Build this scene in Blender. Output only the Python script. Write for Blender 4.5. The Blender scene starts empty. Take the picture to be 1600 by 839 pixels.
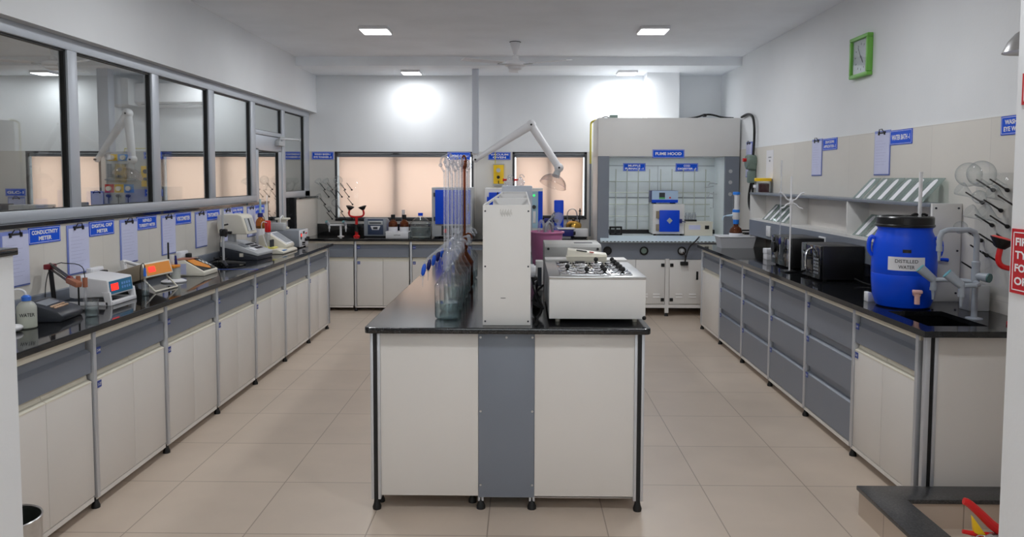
import bpy, bmesh, math, random
from mathutils import Vector, Matrix
PI = math.pi
random.seed(7)
sc = bpy.context.scene
COL = sc.collection

# ------------------------------------------------------------------ camera, world, exposure
F_PX, CY, PITCH, YAW, ROLL, HCAM = 1177.5, 349.0, 0.0603, -0.01358, 0.00231, 1.6465
cam = bpy.data.cameras.new('camera'); camo = bpy.data.objects.new('camera', cam); COL.objects.link(camo)
cam.sensor_fit = 'HORIZONTAL'; cam.sensor_width = 36.0
cam.lens = F_PX / 1600 * 36.0
cam.shift_x = 0.0
cam.shift_y = -(419.5 - CY) / 1600
cam.clip_start = 0.02; cam.clip_end = 200
_f = Vector((math.sin(YAW)*math.cos(PITCH), math.cos(YAW)*math.cos(PITCH), -math.sin(PITCH)))
_r = Vector((math.cos(YAW), -math.sin(YAW), 0)); _u = _r.cross(_f)
_a = math.cos(ROLL)*_r + math.sin(ROLL)*_u; _b = math.cos(ROLL)*_u - math.sin(ROLL)*_r
camo.matrix_world = Matrix(((_a.x, _b.x, -_f.x, 0), (_a.y, _b.y, -_f.y, 0), (_a.z, _b.z, -_f.z, HCAM), (0, 0, 0, 1)))
sc.camera = camo
sc.view_settings.view_transform = 'Standard'; sc.view_settings.look = 'None'
sc.view_settings.gamma = 1.0; sc.view_settings.use_curve_mapping = False
sc.view_settings.exposure = 0.0
sc.cycles.max_bounces = 16; sc.cycles.diffuse_bounces = 10; sc.cycles.glossy_bounces = 4
sc.cycles.transmission_bounces = 6; sc.cycles.transparent_max_bounces = 48
sc.cycles.caustics_reflective = False; sc.cycles.caustics_refractive = False
sc.cycles.sample_clamp_indirect = 6.0
W = bpy.data.worlds.new('daylight'); sc.world = W; W.use_nodes = True
W.node_tree.nodes['Background'].inputs[0].default_value = (0.93, 0.97, 1.0, 1)
W.node_tree.nodes['Background'].inputs[1].default_value = 4.4
LAMP_W = 14.5      # watts of each ceiling panel in the front part of the room
BACK_W = 8.5      # panels on the lower ceiling by the back wall
LAMP_COL = (0.95, 0.975, 1.0)

# ------------------------------------------------------------------ materials
def s2l(c):
    return tuple((v/12.92 if v <= 0.04045 else ((v+0.055)/1.055)**2.4) for v in c)
MATS = {}
def mat(name, c, rough=0.5, metal=0.0, var=0.0, vscale=6.0, bump=0.0, bscale=200.0, spec=0.5, emit=0.0, coat=0.0):
    """principled material with a little procedural variation; c is sRGB"""
    if name in MATS: return MATS[name]
    m = bpy.data.materials.new(name); m.use_nodes = True; nt = m.node_tree; p = nt.nodes['Principled BSDF']
    col = s2l(c) + (1,)
    p.inputs['Base Color'].default_value = col
    p.inputs['Roughness'].default_value = rough; p.inputs['Metallic'].default_value = metal
    p.inputs['Specular IOR Level'].default_value = spec
    p.inputs['Coat Weight'].default_value = coat
    if emit:
        p.inputs['Emission Color'].default_value = col; p.inputs['Emission Strength'].default_value = emit
    tc = None
    if var or bump:
        tc = nt.nodes.new('ShaderNodeTexCoord')
    if var:
        n = nt.nodes.new('ShaderNodeTexNoise'); n.inputs['Scale'].default_value = vscale; n.inputs['Detail'].default_value = 5
        nt.links.new(tc.outputs['Object'], n.inputs['Vector'])
        r = nt.nodes.new('ShaderNodeMapRange'); r.inputs['From Min'].default_value = 0.3; r.inputs['From Max'].default_value = 0.7
        r.inputs['To Min'].default_value = 1-var; r.inputs['To Max'].default_value = 1+var
        nt.links.new(n.outputs['Fac'], r.inputs['Value'])
        mx = nt.nodes.new('ShaderNodeVectorMath'); mx.operation = 'SCALE'; mx.inputs[0].default_value = col[:3]
        nt.links.new(r.outputs['Result'], mx.inputs['Scale']); nt.links.new(mx.outputs[0], p.inputs['Base Color'])
    if bump:
        n2 = nt.nodes.new('ShaderNodeTexNoise'); n2.inputs['Scale'].default_value = bscale; n2.inputs['Detail'].default_value = 3
        nt.links.new(tc.outputs['Object'], n2.inputs['Vector'])
        b = nt.nodes.new('ShaderNodeBump'); b.inputs['Strength'].default_value = bump; b.inputs['Distance'].default_value = 0.01
        nt.links.new(n2.outputs['Fac'], b.inputs['Height']); nt.links.new(b.outputs['Normal'], p.inputs['Normal'])
    MATS[name] = m
    return m

def glassmat(name, tint=(0.97, 0.98, 0.98), edge=(0.55, 0.6, 0.62), rough=0.0, ior=1.45, refl=1.0, body=None, bodyamt=0.0):
    """thin glass: sees through, reflects by the Fresnel law, darker towards its silhouette like a real wall of glass"""
    m = bpy.data.materials.new(name); m.use_nodes = True; nt = m.node_tree; nt.nodes.clear()
    out = nt.nodes.new('ShaderNodeOutputMaterial')
    tr = nt.nodes.new('ShaderNodeBsdfTransparent'); gl = nt.nodes.new('ShaderNodeBsdfGlossy')
    gl.inputs['Roughness'].default_value = rough
    lw = nt.nodes.new('ShaderNodeLayerWeight'); lw.inputs['Blend'].default_value = 0.5
    mxc = nt.nodes.new('ShaderNodeMix'); mxc.data_type = 'RGBA'
    mxc.inputs[6].default_value = tint + (1,); mxc.inputs[7].default_value = edge + (1,)
    p2 = nt.nodes.new('ShaderNodeMath'); p2.operation = 'POWER'; p2.inputs[1].default_value = 2.0
    nt.links.new(lw.outputs['Facing'], p2.inputs[0]); nt.links.new(p2.outputs[0], mxc.inputs[0]); nt.links.new(mxc.outputs[2], tr.inputs['Color'])
    last = tr
    if body:
        df = nt.nodes.new('ShaderNodeBsdfDiffuse'); df.inputs['Color'].default_value = body + (1,)
        mb = nt.nodes.new('ShaderNodeMixShader'); mb.inputs[0].default_value = bodyamt
        nt.links.new(tr.outputs[0], mb.inputs[1]); nt.links.new(df.outputs[0], mb.inputs[2]); last = mb
    r0 = ((ior-1)/(ior+1))**2
    pw = nt.nodes.new('ShaderNodeMath'); pw.operation = 'POWER'; pw.inputs[1].default_value = 4.4
    nt.links.new(lw.outputs['Facing'], pw.inputs[0])
    mul = nt.nodes.new('ShaderNodeMath'); mul.operation = 'MULTIPLY_ADD'; mul.inputs[1].default_value = (1-r0)*refl; mul.inputs[2].default_value = r0*refl
    nt.links.new(pw.outputs[0], mul.inputs[0])
    mix = nt.nodes.new('ShaderNodeMixShader')
    nt.links.new(mul.outputs[0], mix.inputs[0]); nt.links.new(last.outputs[0], mix.inputs[1]); nt.links.new(gl.outputs[0], mix.inputs[2])
    nt.links.new(mix.outputs[0], out.inputs['Surface'])
    MATS[name] = m
    return m

def tilemat(name, c, bw, bh, ox, oy, axes, joint, jc, rough, var=0.03, coat=0.0):
    """stack-bonded tiles: axes picks which object coordinates run across the tile field"""
    m = bpy.data.materials.new(name); m.use_nodes = True; nt = m.node_tree; p = nt.nodes['Principled BSDF']
    p.inputs['Roughness'].default_value = rough; p.inputs['Coat Weight'].default_value = coat
    tc = nt.nodes.new('ShaderNodeTexCoord'); sp = nt.nodes.new('ShaderNodeSeparateXYZ'); cb = nt.nodes.new('ShaderNodeCombineXYZ')
    nt.links.new(tc.outputs['Object'], sp.inputs[0])
    for k, (ax, off) in enumerate(zip(axes, (ox, oy))):
        s = nt.nodes.new('ShaderNodeMath'); s.operation = 'SUBTRACT'; s.inputs[1].default_value = off
        nt.links.new(sp.outputs['XYZ'.index(ax)], s.inputs[0]); nt.links.new(s.outputs[0], cb.inputs[k])
    br = nt.nodes.new('ShaderNodeTexBrick'); br.offset = 0.0; br.squash = 1.0
    br.inputs['Scale'].default_value = 1.0; br.inputs['Brick Width'].default_value = bw; br.inputs['Row Height'].default_value = bh
    br.inputs['Mortar Size'].default_value = joint; br.inputs['Mortar Smooth'].default_value = 0.3; br.inputs['Bias'].default_value = 0
    a = s2l(c); b = s2l(tuple(min(1, v*1.02) for v in c)); j = s2l(jc)
    br.inputs['Color1'].default_value = a + (1,); br.inputs['Color2'].default_value = b + (1,); br.inputs['Mortar'].default_value = j + (1,)
    nt.links.new(cb.outputs[0], br.inputs['Vector'])
    n = nt.nodes.new('ShaderNodeTexNoise'); n.inputs['Scale'].default_value = 3.0; n.inputs['Detail'].default_value = 8
    nt.links.new(tc.outputs['Object'], n.inputs['Vector'])
    r = nt.nodes.new('ShaderNodeMapRange'); r.inputs['From Min'].default_value = 0.3; r.inputs['From Max'].default_value = 0.7
    r.inputs['To Min'].default_value = 1-var; r.inputs['To Max'].default_value = 1+var
    nt.links.new(n.outputs['Fac'], r.inputs['Value'])
    mx = nt.nodes.new('ShaderNodeVectorMath'); mx.operation = 'SCALE'
    nt.links.new(br.outputs['Color'], mx.inputs[0]); nt.links.new(r.outputs['Result'], mx.inputs['Scale'])
    nt.links.new(mx.outputs[0], p.inputs['Base Color'])
    MATS[name] = m
    return m

def granitemat(name, base, speck, rough, amount=0.62):
    m = bpy.data.materials.new(name); m.use_nodes = True; nt = m.node_tree; p = nt.nodes['Principled BSDF']
    p.inputs['Roughness'].default_value = rough; p.inputs['Specular IOR Level'].default_value = 0.6
    tc = nt.nodes.new('ShaderNodeTexCoord')
    n = nt.nodes.new('ShaderNodeTexNoise'); n.inputs['Scale'].default_value = 90; n.inputs['Detail'].default_value = 6; n.inputs['Roughness'].default_value = 0.8
    nt.links.new(tc.outputs['Object'], n.inputs['Vector'])
    r = nt.nodes.new('ShaderNodeValToRGB'); r.color_ramp.elements[0].position = amount-0.12; r.color_ramp.elements[1].position = amount+0.1
    r.color_ramp.elements[0].color = s2l(base) + (1,); r.color_ramp.elements[1].color = s2l(speck) + (1,)
    nt.links.new(n.outputs['Fac'], r.inputs[0]); nt.links.new(r.outputs[0], p.inputs['Base Color'])
    MATS[name] = m
    return m

M_WALL = mat('wall_paint', (0.905, 0.915, 0.925), 0.85, var=0.025, vscale=1.6, bump=0.05, bscale=60)
M_CEIL = mat('ceiling_paint', (0.95, 0.965, 0.985), 0.9, var=0.04, vscale=2.2, bump=0.04, bscale=30)
M_FLOOR = tilemat('floor_tile', (0.765, 0.705, 0.645), 0.56, 0.592, -0.158, 3.378, 'XY', 0.0035, (0.60, 0.545, 0.49), 0.36, 0.045)
M_TILEB = tilemat('wall_tile_back', (0.845, 0.835, 0.815), 0.6, 0.99, 0.0, 0.0, 'XZ', 0.002, (0.79, 0.78, 0.76), 0.35, 0.02)
M_TILES = tilemat('wall_tile_side', (0.845, 0.83, 0.80), 0.6, 0.99, 0.0, 0.0, 'YZ', 0.002, (0.79, 0.775, 0.75), 0.35, 0.02)
M_GRAN = granitemat('black_granite', (0.075, 0.078, 0.085), (0.20, 0.21, 0.23), 0.06)
M_GRANI = granitemat('honed_granite', (0.10, 0.103, 0.11), (0.22, 0.23, 0.25), 0.12)
M_KERB = granitemat('kerb_granite', (0.18, 0.18, 0.185), (0.33, 0.33, 0.335), 0.28, 0.56)
M_CAB = mat('cream_laminate', (0.865, 0.85, 0.832), 0.38, var=0.012, vscale=3)
M_EDGE = mat('cream_edge', (0.88, 0.86, 0.80), 0.35)
M_GREY = mat('slate_laminate', (0.475, 0.50, 0.545), 0.38, var=0.02, vscale=3)
M_ALU = mat('anodised_aluminium', (0.80, 0.81, 0.83), 0.42, 0.55)
M_FRAME = mat('window_aluminium', (0.74, 0.76, 0.79), 0.4, 0.35)
M_STEEL = mat('brushed_steel', (0.78, 0.78, 0.78), 0.28, 0.95, var=0.05, vscale=40)
M_CHROME = mat('chrome', (0.86, 0.86, 0.87), 0.08, 1.0)
M_BLACK = mat('black_rubber', (0.06, 0.06, 0.065), 0.55)
M_BLKPL = mat('black_plastic', (0.075, 0.075, 0.08), 0.3)
M_BLKGL = mat('black_gloss', (0.035, 0.035, 0.04), 0.06, coat=0.4)
M_CHAR = mat('charcoal_plastic', (0.20, 0.215, 0.245), 0.38)
M_WHPL = mat('white_plastic', (0.90, 0.90, 0.91), 0.35)
M_CREAM = mat('cream_plastic', (0.88, 0.86, 0.80), 0.38)
M_POWD = mat('white_powder_coat', (0.89, 0.885, 0.875), 0.42, var=0.01)
M_LGREY = mat('light_grey_metal', (0.72, 0.73, 0.74), 0.4, var=0.01)
M_MGREY = mat('mid_grey_metal', (0.55, 0.57, 0.60), 0.4)
M_SIGN = mat('sign_blue', (0.04, 0.33, 0.85), 0.4, spec=0.2)
M_SIGNR = mat('sign_red', (0.78, 0.10, 0.15), 0.3)
M_LET = mat('sign_white', (0.95, 0.95, 0.96), 0.45)
M_INK = mat('ink_dark', (0.12, 0.12, 0.16), 0.6)
M_PAPER = mat('paper_lilac', (0.80, 0.815, 0.93), 0.7, var=0.02, vscale=12)
M_PAPERW = mat('paper_white', (0.90, 0.90, 0.92), 0.7)
M_CLIPB = mat('clipboard_blue', (0.47, 0.53, 0.80), 0.45)
M_BLUE = mat('cobalt_blue', (0.04, 0.29, 0.86), 0.35, spec=0.3)
M_DRUM = mat('drum_blue', (0.03, 0.30, 0.88), 0.36, spec=0.28, var=0.03, vscale=5)
M_NAVY = mat('navy_plastic', (0.07, 0.10, 0.42), 0.35)
M_SKY = mat('light_blue_plastic', (0.42, 0.62, 0.86), 0.4)
M_RED = mat('signal_red', (0.82, 0.09, 0.10), 0.3)
M_DRED = mat('dark_red', (0.48, 0.09, 0.11), 0.35)
M_ORANGE = mat('orange_panel', (0.90, 0.56, 0.15), 0.4)
M_YEL = mat('yellow_panel', (0.95, 0.78, 0.08), 0.4)
M_TAN = mat('tan_metal', (0.58, 0.53, 0.45), 0.4)
M_PINK = mat('pink_plastic', (0.83, 0.50, 0.68), 0.35)
M_PEACH = mat('peach_plastic', (0.93, 0.74, 0.70), 0.4)
M_TERRA = mat('terracotta_plastic', (0.66, 0.42, 0.32), 0.5)
M_TEAL = mat('teal_panel', (0.16, 0.45, 0.60), 0.3)
M_GRNGR = mat('grey_green_paint', (0.43, 0.50, 0.47), 0.42)
M_LIME = mat('lime_frame', (0.45, 0.72, 0.30), 0.4)
M_BRASS = mat('brass', (0.80, 0.63, 0.30), 0.25, 0.9)
M_GASK = mat('gasket_black', (0.05, 0.05, 0.055), 0.5)
M_BRONZE = mat('dark_window_frame', (0.24, 0.24, 0.25), 0.45)
M_PIPEG = mat('grey_pipe', (0.62, 0.65, 0.69), 0.38)
M_YPIPE = mat('yellow_pipe', (0.85, 0.80, 0.35), 0.45)
M_LED = mat('red_led', (1.0, 0.16, 0.12), 0.4, emit=1.6)
M_GLED = mat('green_led', (0.2, 0.95, 0.45), 0.4, emit=1.0)
M_SCREEN = mat('grey_screen', (0.62, 0.64, 0.66), 0.2)
M_LAMP = mat('lamp_diffuser', (1.0, 1.0, 1.0), 0.5, emit=6.0)
M_HOODIN = mat('fume_hood_liner', (0.90, 0.925, 0.93), 0.4, var=0.02)
M_FAN = mat('fan_enamel', (0.90, 0.90, 0.91), 0.35)
G_PANE = glassmat('window_glass', (0.93, 0.95, 0.95), (0.85, 0.88, 0.88), ior=1.5)
G_CLEAR = glassmat('clear_acrylic', (0.99, 0.992, 0.992), (0.93, 0.94, 0.94), ior=1.45, refl=0.5)
M_TAG = mat('tag_blue', (0.17, 0.27, 0.60), 0.4)
G_LAB = glassmat('lab_glass', (0.975, 0.985, 0.985), (0.62, 0.66, 0.68), ior=1.5, body=(0.9, 0.93, 0.95), bodyamt=0.03)
G_TUBE = glassmat('burette_glass', (0.93, 0.94, 0.96), (0.62, 0.64, 0.68), ior=1.5, body=(0.85, 0.87, 0.92), bodyamt=0.22)
G_AMBER = glassmat('amber_glass', (0.50, 0.17, 0.03), (0.20, 0.05, 0.01), ior=1.5, body=(0.30, 0.08, 0.02), bodyamt=0.25)
G_PALEAMB = glassmat('bright_amber_glass', (0.80, 0.36, 0.05), (0.45, 0.16, 0.02), ior=1.5, body=(0.6, 0.25, 0.03), bodyamt=0.3)
G_WATER = glassmat('clear_liquid', (0.86, 0.93, 0.93), (0.62, 0.72, 0.74), ior=1.33, body=(0.75, 0.85, 0.86), bodyamt=0.06)
G_HOOD = glassmat('clear_hood_plastic', (0.965, 0.945, 0.935), (0.82, 0.74, 0.72), ior=1.45, body=(0.9, 0.88, 0.86), bodyamt=0.04)
G_MILK = glassmat('frosted_plastic', (0.80, 0.82, 0.78), (0.6, 0.62, 0.58), ior=1.4, body=(0.86, 0.88, 0.82), bodyamt=0.45, rough=0.3)
G_PLATE = glassmat('green_edge_glass', (0.84, 0.90, 0.88), (0.45, 0.58, 0.55), ior=1.5, body=(0.8, 0.9, 0.88), bodyamt=0.12)
def blindmat():
    m = bpy.data.materials.new('peach_blind_fabric'); m.use_nodes = True; nt = m.node_tree; nt.nodes.clear()
    out = nt.nodes.new('ShaderNodeOutputMaterial'); d = nt.nodes.new('ShaderNodeBsdfDiffuse'); t = nt.nodes.new('ShaderNodeBsdfTranslucent')
    d.inputs['Color'].default_value = s2l((0.94, 0.88, 0.84)) + (1,); t.inputs['Color'].default_value = s2l((0.93, 0.86, 0.815)) + (1,)
    tc = nt.nodes.new('ShaderNodeTexCoord'); w = nt.nodes.new('ShaderNodeTexNoise'); w.inputs['Scale'].default_value = 260
    nt.links.new(tc.outputs['Object'], w.inputs['Vector'])
    b = nt.nodes.new('ShaderNodeBump'); b.inputs['Strength'].default_value = 0.1; nt.links.new(w.outputs['Fac'], b.inputs['Height'])
    nt.links.new(b.outputs[0], d.inputs['Normal'])
    mx = nt.nodes.new('ShaderNodeMixShader'); mx.inputs[0].default_value = 0.55
    nt.links.new(d.outputs[0], mx.inputs[1]); nt.links.new(t.outputs[0], mx.inputs[2]); nt.links.new(mx.outputs[0], out.inputs[0])
    MATS['blind'] = m; return m
M_BLIND = blindmat()

# ------------------------------------------------------------------ mesh helpers
class MB:
    def __init__(self): self.bm = bmesh.new()
    def _merge(self, tb, M=None):
        if M is not None: bmesh.ops.transform(tb, matrix=M, verts=tb.verts)
        me = bpy.data.meshes.new('tmp'); tb.to_mesh(me); tb.free(); self.bm.from_mesh(me); bpy.data.meshes.remove(me); return self
    def box(self, x0, y0, z0, x1, y1, z1, bev=0.0, M=None, seg=2):
        tb = bmesh.new(); bmesh.ops.create_cube(tb, size=1)
        for v in tb.verts:
            v.co = Vector(((x0+x1)/2 + v.co.x*(x1-x0), (y0+y1)/2 + v.co.y*(y1-y0), (z0+z1)/2 + v.co.z*(z1-z0)))
        if bev > 0: bmesh.ops.bevel(tb, geom=list(tb.edges), offset=bev, segments=seg, affect='EDGES', profile=0.5)
        return self._merge(tb, M)
    def prism(self, poly, axis, a, b, bev=0.0, M=None):
        tb = bmesh.new()
        def P(u, v, w):
            return {'x': (w, u, v), 'y': (u, w, v), 'z': (u, v, w)}[axis]
        v0 = [tb.verts.new(P(u, v, a)) for u, v in poly]; v1 = [tb.verts.new(P(u, v, b)) for u, v in poly]
        n = len(poly); tb.faces.new(v0); tb.faces.new(v1[::-1])
        for i in range(n): tb.faces.new((v0[i], v1[i], v1[(i+1) % n], v0[(i+1) % n]))
        bmesh.ops.recalc_face_normals(tb, faces=tb.faces)
        if bev > 0: bmesh.ops.bevel(tb, geom=list(tb.edges), offset=bev, segments=2, affect='EDGES', profile=0.5)
        return self._merge(tb, M)
    def lathe(self, prof, c=(0, 0, 0), seg=24, M=None, axis='z'):
        tb = bmesh.new(); rings = []
        for r, z in prof:
            if r < 1e-6: rings.append([tb.verts.new((0, 0, z))])
            else: rings.append([tb.verts.new((r*math.cos(2*PI*i/seg), r*math.sin(2*PI*i/seg), z)) for i in range(seg)])
        for A, B in zip(rings, rings[1:]):
            for i in range(seg):
                j = (i+1) % seg
                if len(A) == 1 and len(B) == 1: continue
                if len(A) == 1: tb.faces.new((A[0], B[j], B[i]))
                elif len(B) == 1: tb.faces.new((A[i], A[j], B[0]))
                else: tb.faces.new((A[i], A[j], B[j], B[i]))
        R = Matrix.Identity(4)
        if axis == 'x': R = Matrix.Rotation(PI/2, 4, 'Y')
        if axis == 'y': R = Matrix.Rotation(-PI/2, 4, 'X')
        if not isinstance(axis, str): R = Vector((0, 0, 1)).rotation_difference(Vector(axis)).to_matrix().to_4x4()
        T = Matrix.Translation(Vector(c)) @ R
        return self._merge(tb, (M @ T) if M is not None else T)
    def cyl(self, r, p0, p1, seg=16, r2=None, M=None):
        p0, p1 = Vector(p0), Vector(p1); L = (p1-p0).length; r2 = r if r2 is None else r2
        return self.lathe([(0, 0), (r, 0), (r2, L), (0, L)], p0, seg, M, axis=tuple((p1-p0)/L))
    def tube(self, pts, r, seg=8, M=None, smooth=0):
        P = [Vector(p) for p in pts]
        for _ in range(smooth):
            Q = [P[0]]
            for a, b in zip(P, P[1:]): Q += [a*0.75+b*0.25, a*0.25+b*0.75]
            Q.append(P[-1]); P = Q
        n = len(P); rr = r if isinstance(r, (list, tuple)) else [r]*n
        if len(rr) != n: rr = [rr[0] + (rr[-1]-rr[0])*i/(n-1) for i in range(n)]
        tb = bmesh.new(); rings = []; t = (P[1]-P[0]).normalized()
        up = Vector((0, 0, 1)) if abs(t.z) < 0.9 else Vector((1, 0, 0))
        u = t.cross(up).normalized()
        for i in range(n):
            t2 = (P[min(i+1, n-1)]-P[max(i-1, 0)]).normalized()
            u = (u - t2*u.dot(t2)).normalized(); w = t2.cross(u)
            rings.append([tb.verts.new(P[i] + rr[i]*(math.cos(2*PI*k/seg)*u + math.sin(2*PI*k/seg)*w)) for k in range(seg)])
        for A, B in zip(rings, rings[1:]):
            for k in range(seg): tb.faces.new((A[k], A[(k+1) % seg], B[(k+1) % seg], B[k]))
        tb.faces.new(rings[0][::-1]); tb.faces.new(rings[-1])
        return self._merge(tb, M)
    def ball(self, r, c, seg=20, sc=(1, 1, 1), M=None):
        tb = bmesh.new(); bmesh.ops.create_uvsphere(tb, u_segments=seg, v_segments=max(8, seg//2), radius=r)
        T = Matrix.Translation(Vector(c)) @ Matrix.Diagonal((*sc, 1))
        return self._merge(tb, (M @ T) if M is not None else T)
    def quad(self, *p, M=None):
        tb = bmesh.new(); tb.faces.new([tb.verts.new(q) for q in p]); return self._merge(tb, M)
    def text(self, s, w, h, M, depth=0.0008, bold=0.012):
        """lettering fitted into w x h, centred, in the local XZ plane facing -Y"""
        cu = bpy.data.curves.new('txt', 'FONT'); cu.body = s; cu.align_x = 'CENTER'; cu.offset = bold; cu.space_line = 0.92; cu.resolution_u = 3
        o = bpy.data.objects.new('txt', cu); COL.objects.link(o)
        dg = bpy.context.evaluated_depsgraph_get(); me = bpy.data.meshes.new_from_object(o.evaluated_get(dg))
        bpy.data.objects.remove(o); bpy.data.curves.remove(cu)
        xs = [v.co.x for v in me.vertices]; ys = [v.co.y for v in me.vertices]
        cx, cy = (min(xs)+max(xs))/2, (min(ys)+max(ys))/2; sx, sy = w/(max(xs)-min(xs)), h/(max(ys)-min(ys))
        tb = bmesh.new(); tb.from_mesh(me); bpy.data.meshes.remove(me)
        for v in tb.verts: v.co = Vector(((v.co.x-cx)*sx, -depth, (v.co.y-cy)*sy))
        return self._merge(tb, M)
    def build(self, name, m, parent=None, loc=(0, 0, 0), ang=32):
        bm = self.bm; bmesh.ops.recalc_face_normals(bm, faces=bm.faces)
        for f in bm.faces: f.smooth = True
        lim = math.radians(ang)
        for e in bm.edges:
            e.smooth = not (len(e.link_faces) == 2 and e.calc_face_angle(0) > lim)
        me = bpy.data.meshes.new(name); bm.to_mesh(me); bm.free(); me.materials.append(m)
        o = bpy.data.objects.new(name, me); o.location = loc; COL.objects.link(o)
        if parent: o.parent = parent
        return o
T3 = lambda x, y, z: Matrix.Translation((x, y, z))
RZ = lambda a: Matrix.Rotation(a, 4, 'Z')
RX = lambda a: Matrix.Rotation(a, 4, 'X')
RY = lambda a: Matrix.Rotation(a, 4, 'Y')
LEFT, RIGHT, BACK = PI/2, -PI/2, 0.0     # fronts of things on the left bench face +X, on the right -X, at the back -Y

def tag(o, label, cat, group=None):
    o['label'] = label; o['category'] = cat
    if group: o['group'] = group
    return o
def thing(name, label, cat, loc=(0, 0, 0), rz=0.0, group=None):
    o = bpy.data.objects.new(name, None); o.empty_display_size = 0.05; COL.objects.link(o)
    o.location = loc; o.rotation_euler = (0, 0, rz); return tag(o, label, cat, group)
def struct(name, mb, m):
    o = mb.build(name, m); o['kind'] = 'structure'; return o
def dup(root, loc, rz=None, label=None):
    r = root.copy(); COL.objects.link(r); r.location = loc
    if rz is not None: r.rotation_euler = (0, 0, rz)
    if label: r['label'] = label
    for ch in list(root.children):
        c = ch.copy(); COL.objects.link(c); c.parent = r
        for g in list(ch.children):
            d = g.copy(); COL.objects.link(d); d.parent = c
    return r
# ------------------------------------------------------------------ room shell
ZC, ZS, YB, YE = 3.078, 2.974, 9.9, 9.02       # ceiling, lower ceiling, back wall, beam face
XW, XR, XP = -2.70, 2.575, -2.80               # left wall face, right wall face, glass partition
X_FAR = -9.0; Y_FRONT = -4.0
struct('floor', MB().box(X_FAR, Y_FRONT, -0.1, 2.8, 10.1, 0), M_FLOOR)
struct('ceiling', MB().box(X_FAR, Y_FRONT, ZC, 2.8, YE, ZC+0.12), M_CEIL)
struct('ceiling_soffit', MB().box(X_FAR, YE, ZS, 2.8, 10.1, ZC+0.12), M_CEIL)
WIN = [(-2.465, -0.64, 1.09, 1.985), (-0.13, 0.845, 1.12, 1.985), (-4.76, -3.20, 1.09, 1.985), (-6.56, -5.56, 1.09, 1.985)]
def holed(x0, x1, z0, z1, y0, y1, holes):
    m = MB(); xs = x0
    for hx0, hx1, hz0, hz1 in sorted(holes):
        m.box(xs, y0, z0, hx0, y1, z1)
        if hz0 > z0: m.box(hx0, y0, z0, hx1, y1, hz0)
        if hz1 < z1: m.box(hx0, y0, hz1, hx1, y1, z1)
        xs = hx1
    m.box(xs, y0, z0, x1, y1, z1); return m
struct('wall_back', holed(X_FAR, 2.8, 0, ZC, YB+0.01, YB+0.22, WIN), M_WALL)
struct('wall_back_tiles', holed(X_FAR, XR, 0, 1.988, YB-0.002, YB+0.0105, [(a, b, c, 1.988) for a, b, c, d in WIN]), M_TILEB)
struct('wall_right', MB().box(XR+0.01, Y_FRONT, 0, XR+0.22, YB+0.2, ZC), M_WALL)
struct('wall_right_tiles', MB().box(XR, 2.5, 0, XR+0.0105, YB, 1.985), M_TILES)
struct('wall_far_left', MB().box(X_FAR-0.1, Y_FRONT, 0, X_FAR, YB+0.2, ZC), M_WALL)
FILL_WIN = (-1.3, 1.5, 1.3, 2.7)  # window added behind the camera, out of view, to let in fill daylight
struct('wall_front', holed(X_FAR-0.1, 2.8, 0, ZC, Y_FRONT-0.15, Y_FRONT, [FILL_WIN]), M_WALL)
f = MB()
for a, b2 in ((FILL_WIN[0], FILL_WIN[0]+0.05), (-0.8, -0.75), (0.1, 0.15), (1.0, 1.05), (FILL_WIN[1]-0.05, FILL_WIN[1])): f.box(a, Y_FRONT-0.1, FILL_WIN[2], b2, Y_FRONT-0.04, FILL_WIN[3])
f.box(FILL_WIN[0], Y_FRONT-0.1, FILL_WIN[2], FILL_WIN[1], Y_FRONT-0.04, FILL_WIN[2]+0.05).box(FILL_WIN[0], Y_FRONT-0.1, FILL_WIN[3]-0.05, FILL_WIN[1], Y_FRONT-0.04, FILL_WIN[3])
w = struct('window_11', f, M_FRAME)
MB().box(FILL_WIN[0], Y_FRONT-0.07, FILL_WIN[2], FILL_WIN[1], Y_FRONT-0.064, FILL_WIN[3]).build('pane', G_PANE, w)
struct('pillar', MB().box(1.565, 9.60, 0, 1.975, YB+0.02, ZS), M_WALL)
struct('wall_left_bulkhead', MB().box(-2.92, Y_FRONT, 2.49, XW, YB+0.02, ZC), M_WALL)
struct('wall_left_low', MB().box(-2.92, 2.9, 0, XW-0.008, 7.96, 1.372), M_WALL)
struct('wall_left_tiles', MB().box(XW-0.008, 2.9, 0, XW, 7.96, 1.372).box(XW-0.008, 8.97, 0, XW, YB, 1.383), M_TILES)
struct('wall_left_return', MB().box(-2.92, 8.97, 0, XW-0.008, YB+0.01, 1.383), M_WALL)
struct('trim_1', MB().box(-2.94, 2.9, 1.372, XW+0.012, 7.975, 1.394).box(-2.94, 8.955, 1.383, XW+0.012, YB-0.002, 1.405), M_GRAN)
struct('trim_2', MB().box(-2.925, 8.952, 0, XW+0.002, 8.969, 1.383).box(-2.925, 7.961, 0, XW+0.002, 7.976, 1.372), M_GRAN)
struct('wall_entrance_low', MB().box(-1.96, 0.3, 0, -1.747, 2.55, 1.378), M_WALL)
struct('trim_3', MB().box(-1.97, 0.3, 1.378, -1.735, 2.562, 1.403, 0.003), M_GRAN)
struct('wall_entrance_right', MB().box(1.612, 1.0, 0, XR+0.01, 2.5, ZC), M_WALL)
# shower kerb: stone capping on tiled sides, an L round the shower corner
struct('trim_4', MB().prism([(1.645, 3.0), (1.645, 3.64), (2.57, 3.64), (2.57, 3.478), (1.812, 3.478), (1.812, 3.0)], 'z', 0.122, 0.143, 0.003), M_KERB)
struct('trim_5', MB().prism([(1.655, 3.0), (1.655, 3.63), (2.57, 3.63), (2.57, 3.487), (1.802, 3.487), (1.802, 3.0)], 'z', 0, 0.122), M_FLOOR)

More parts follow.
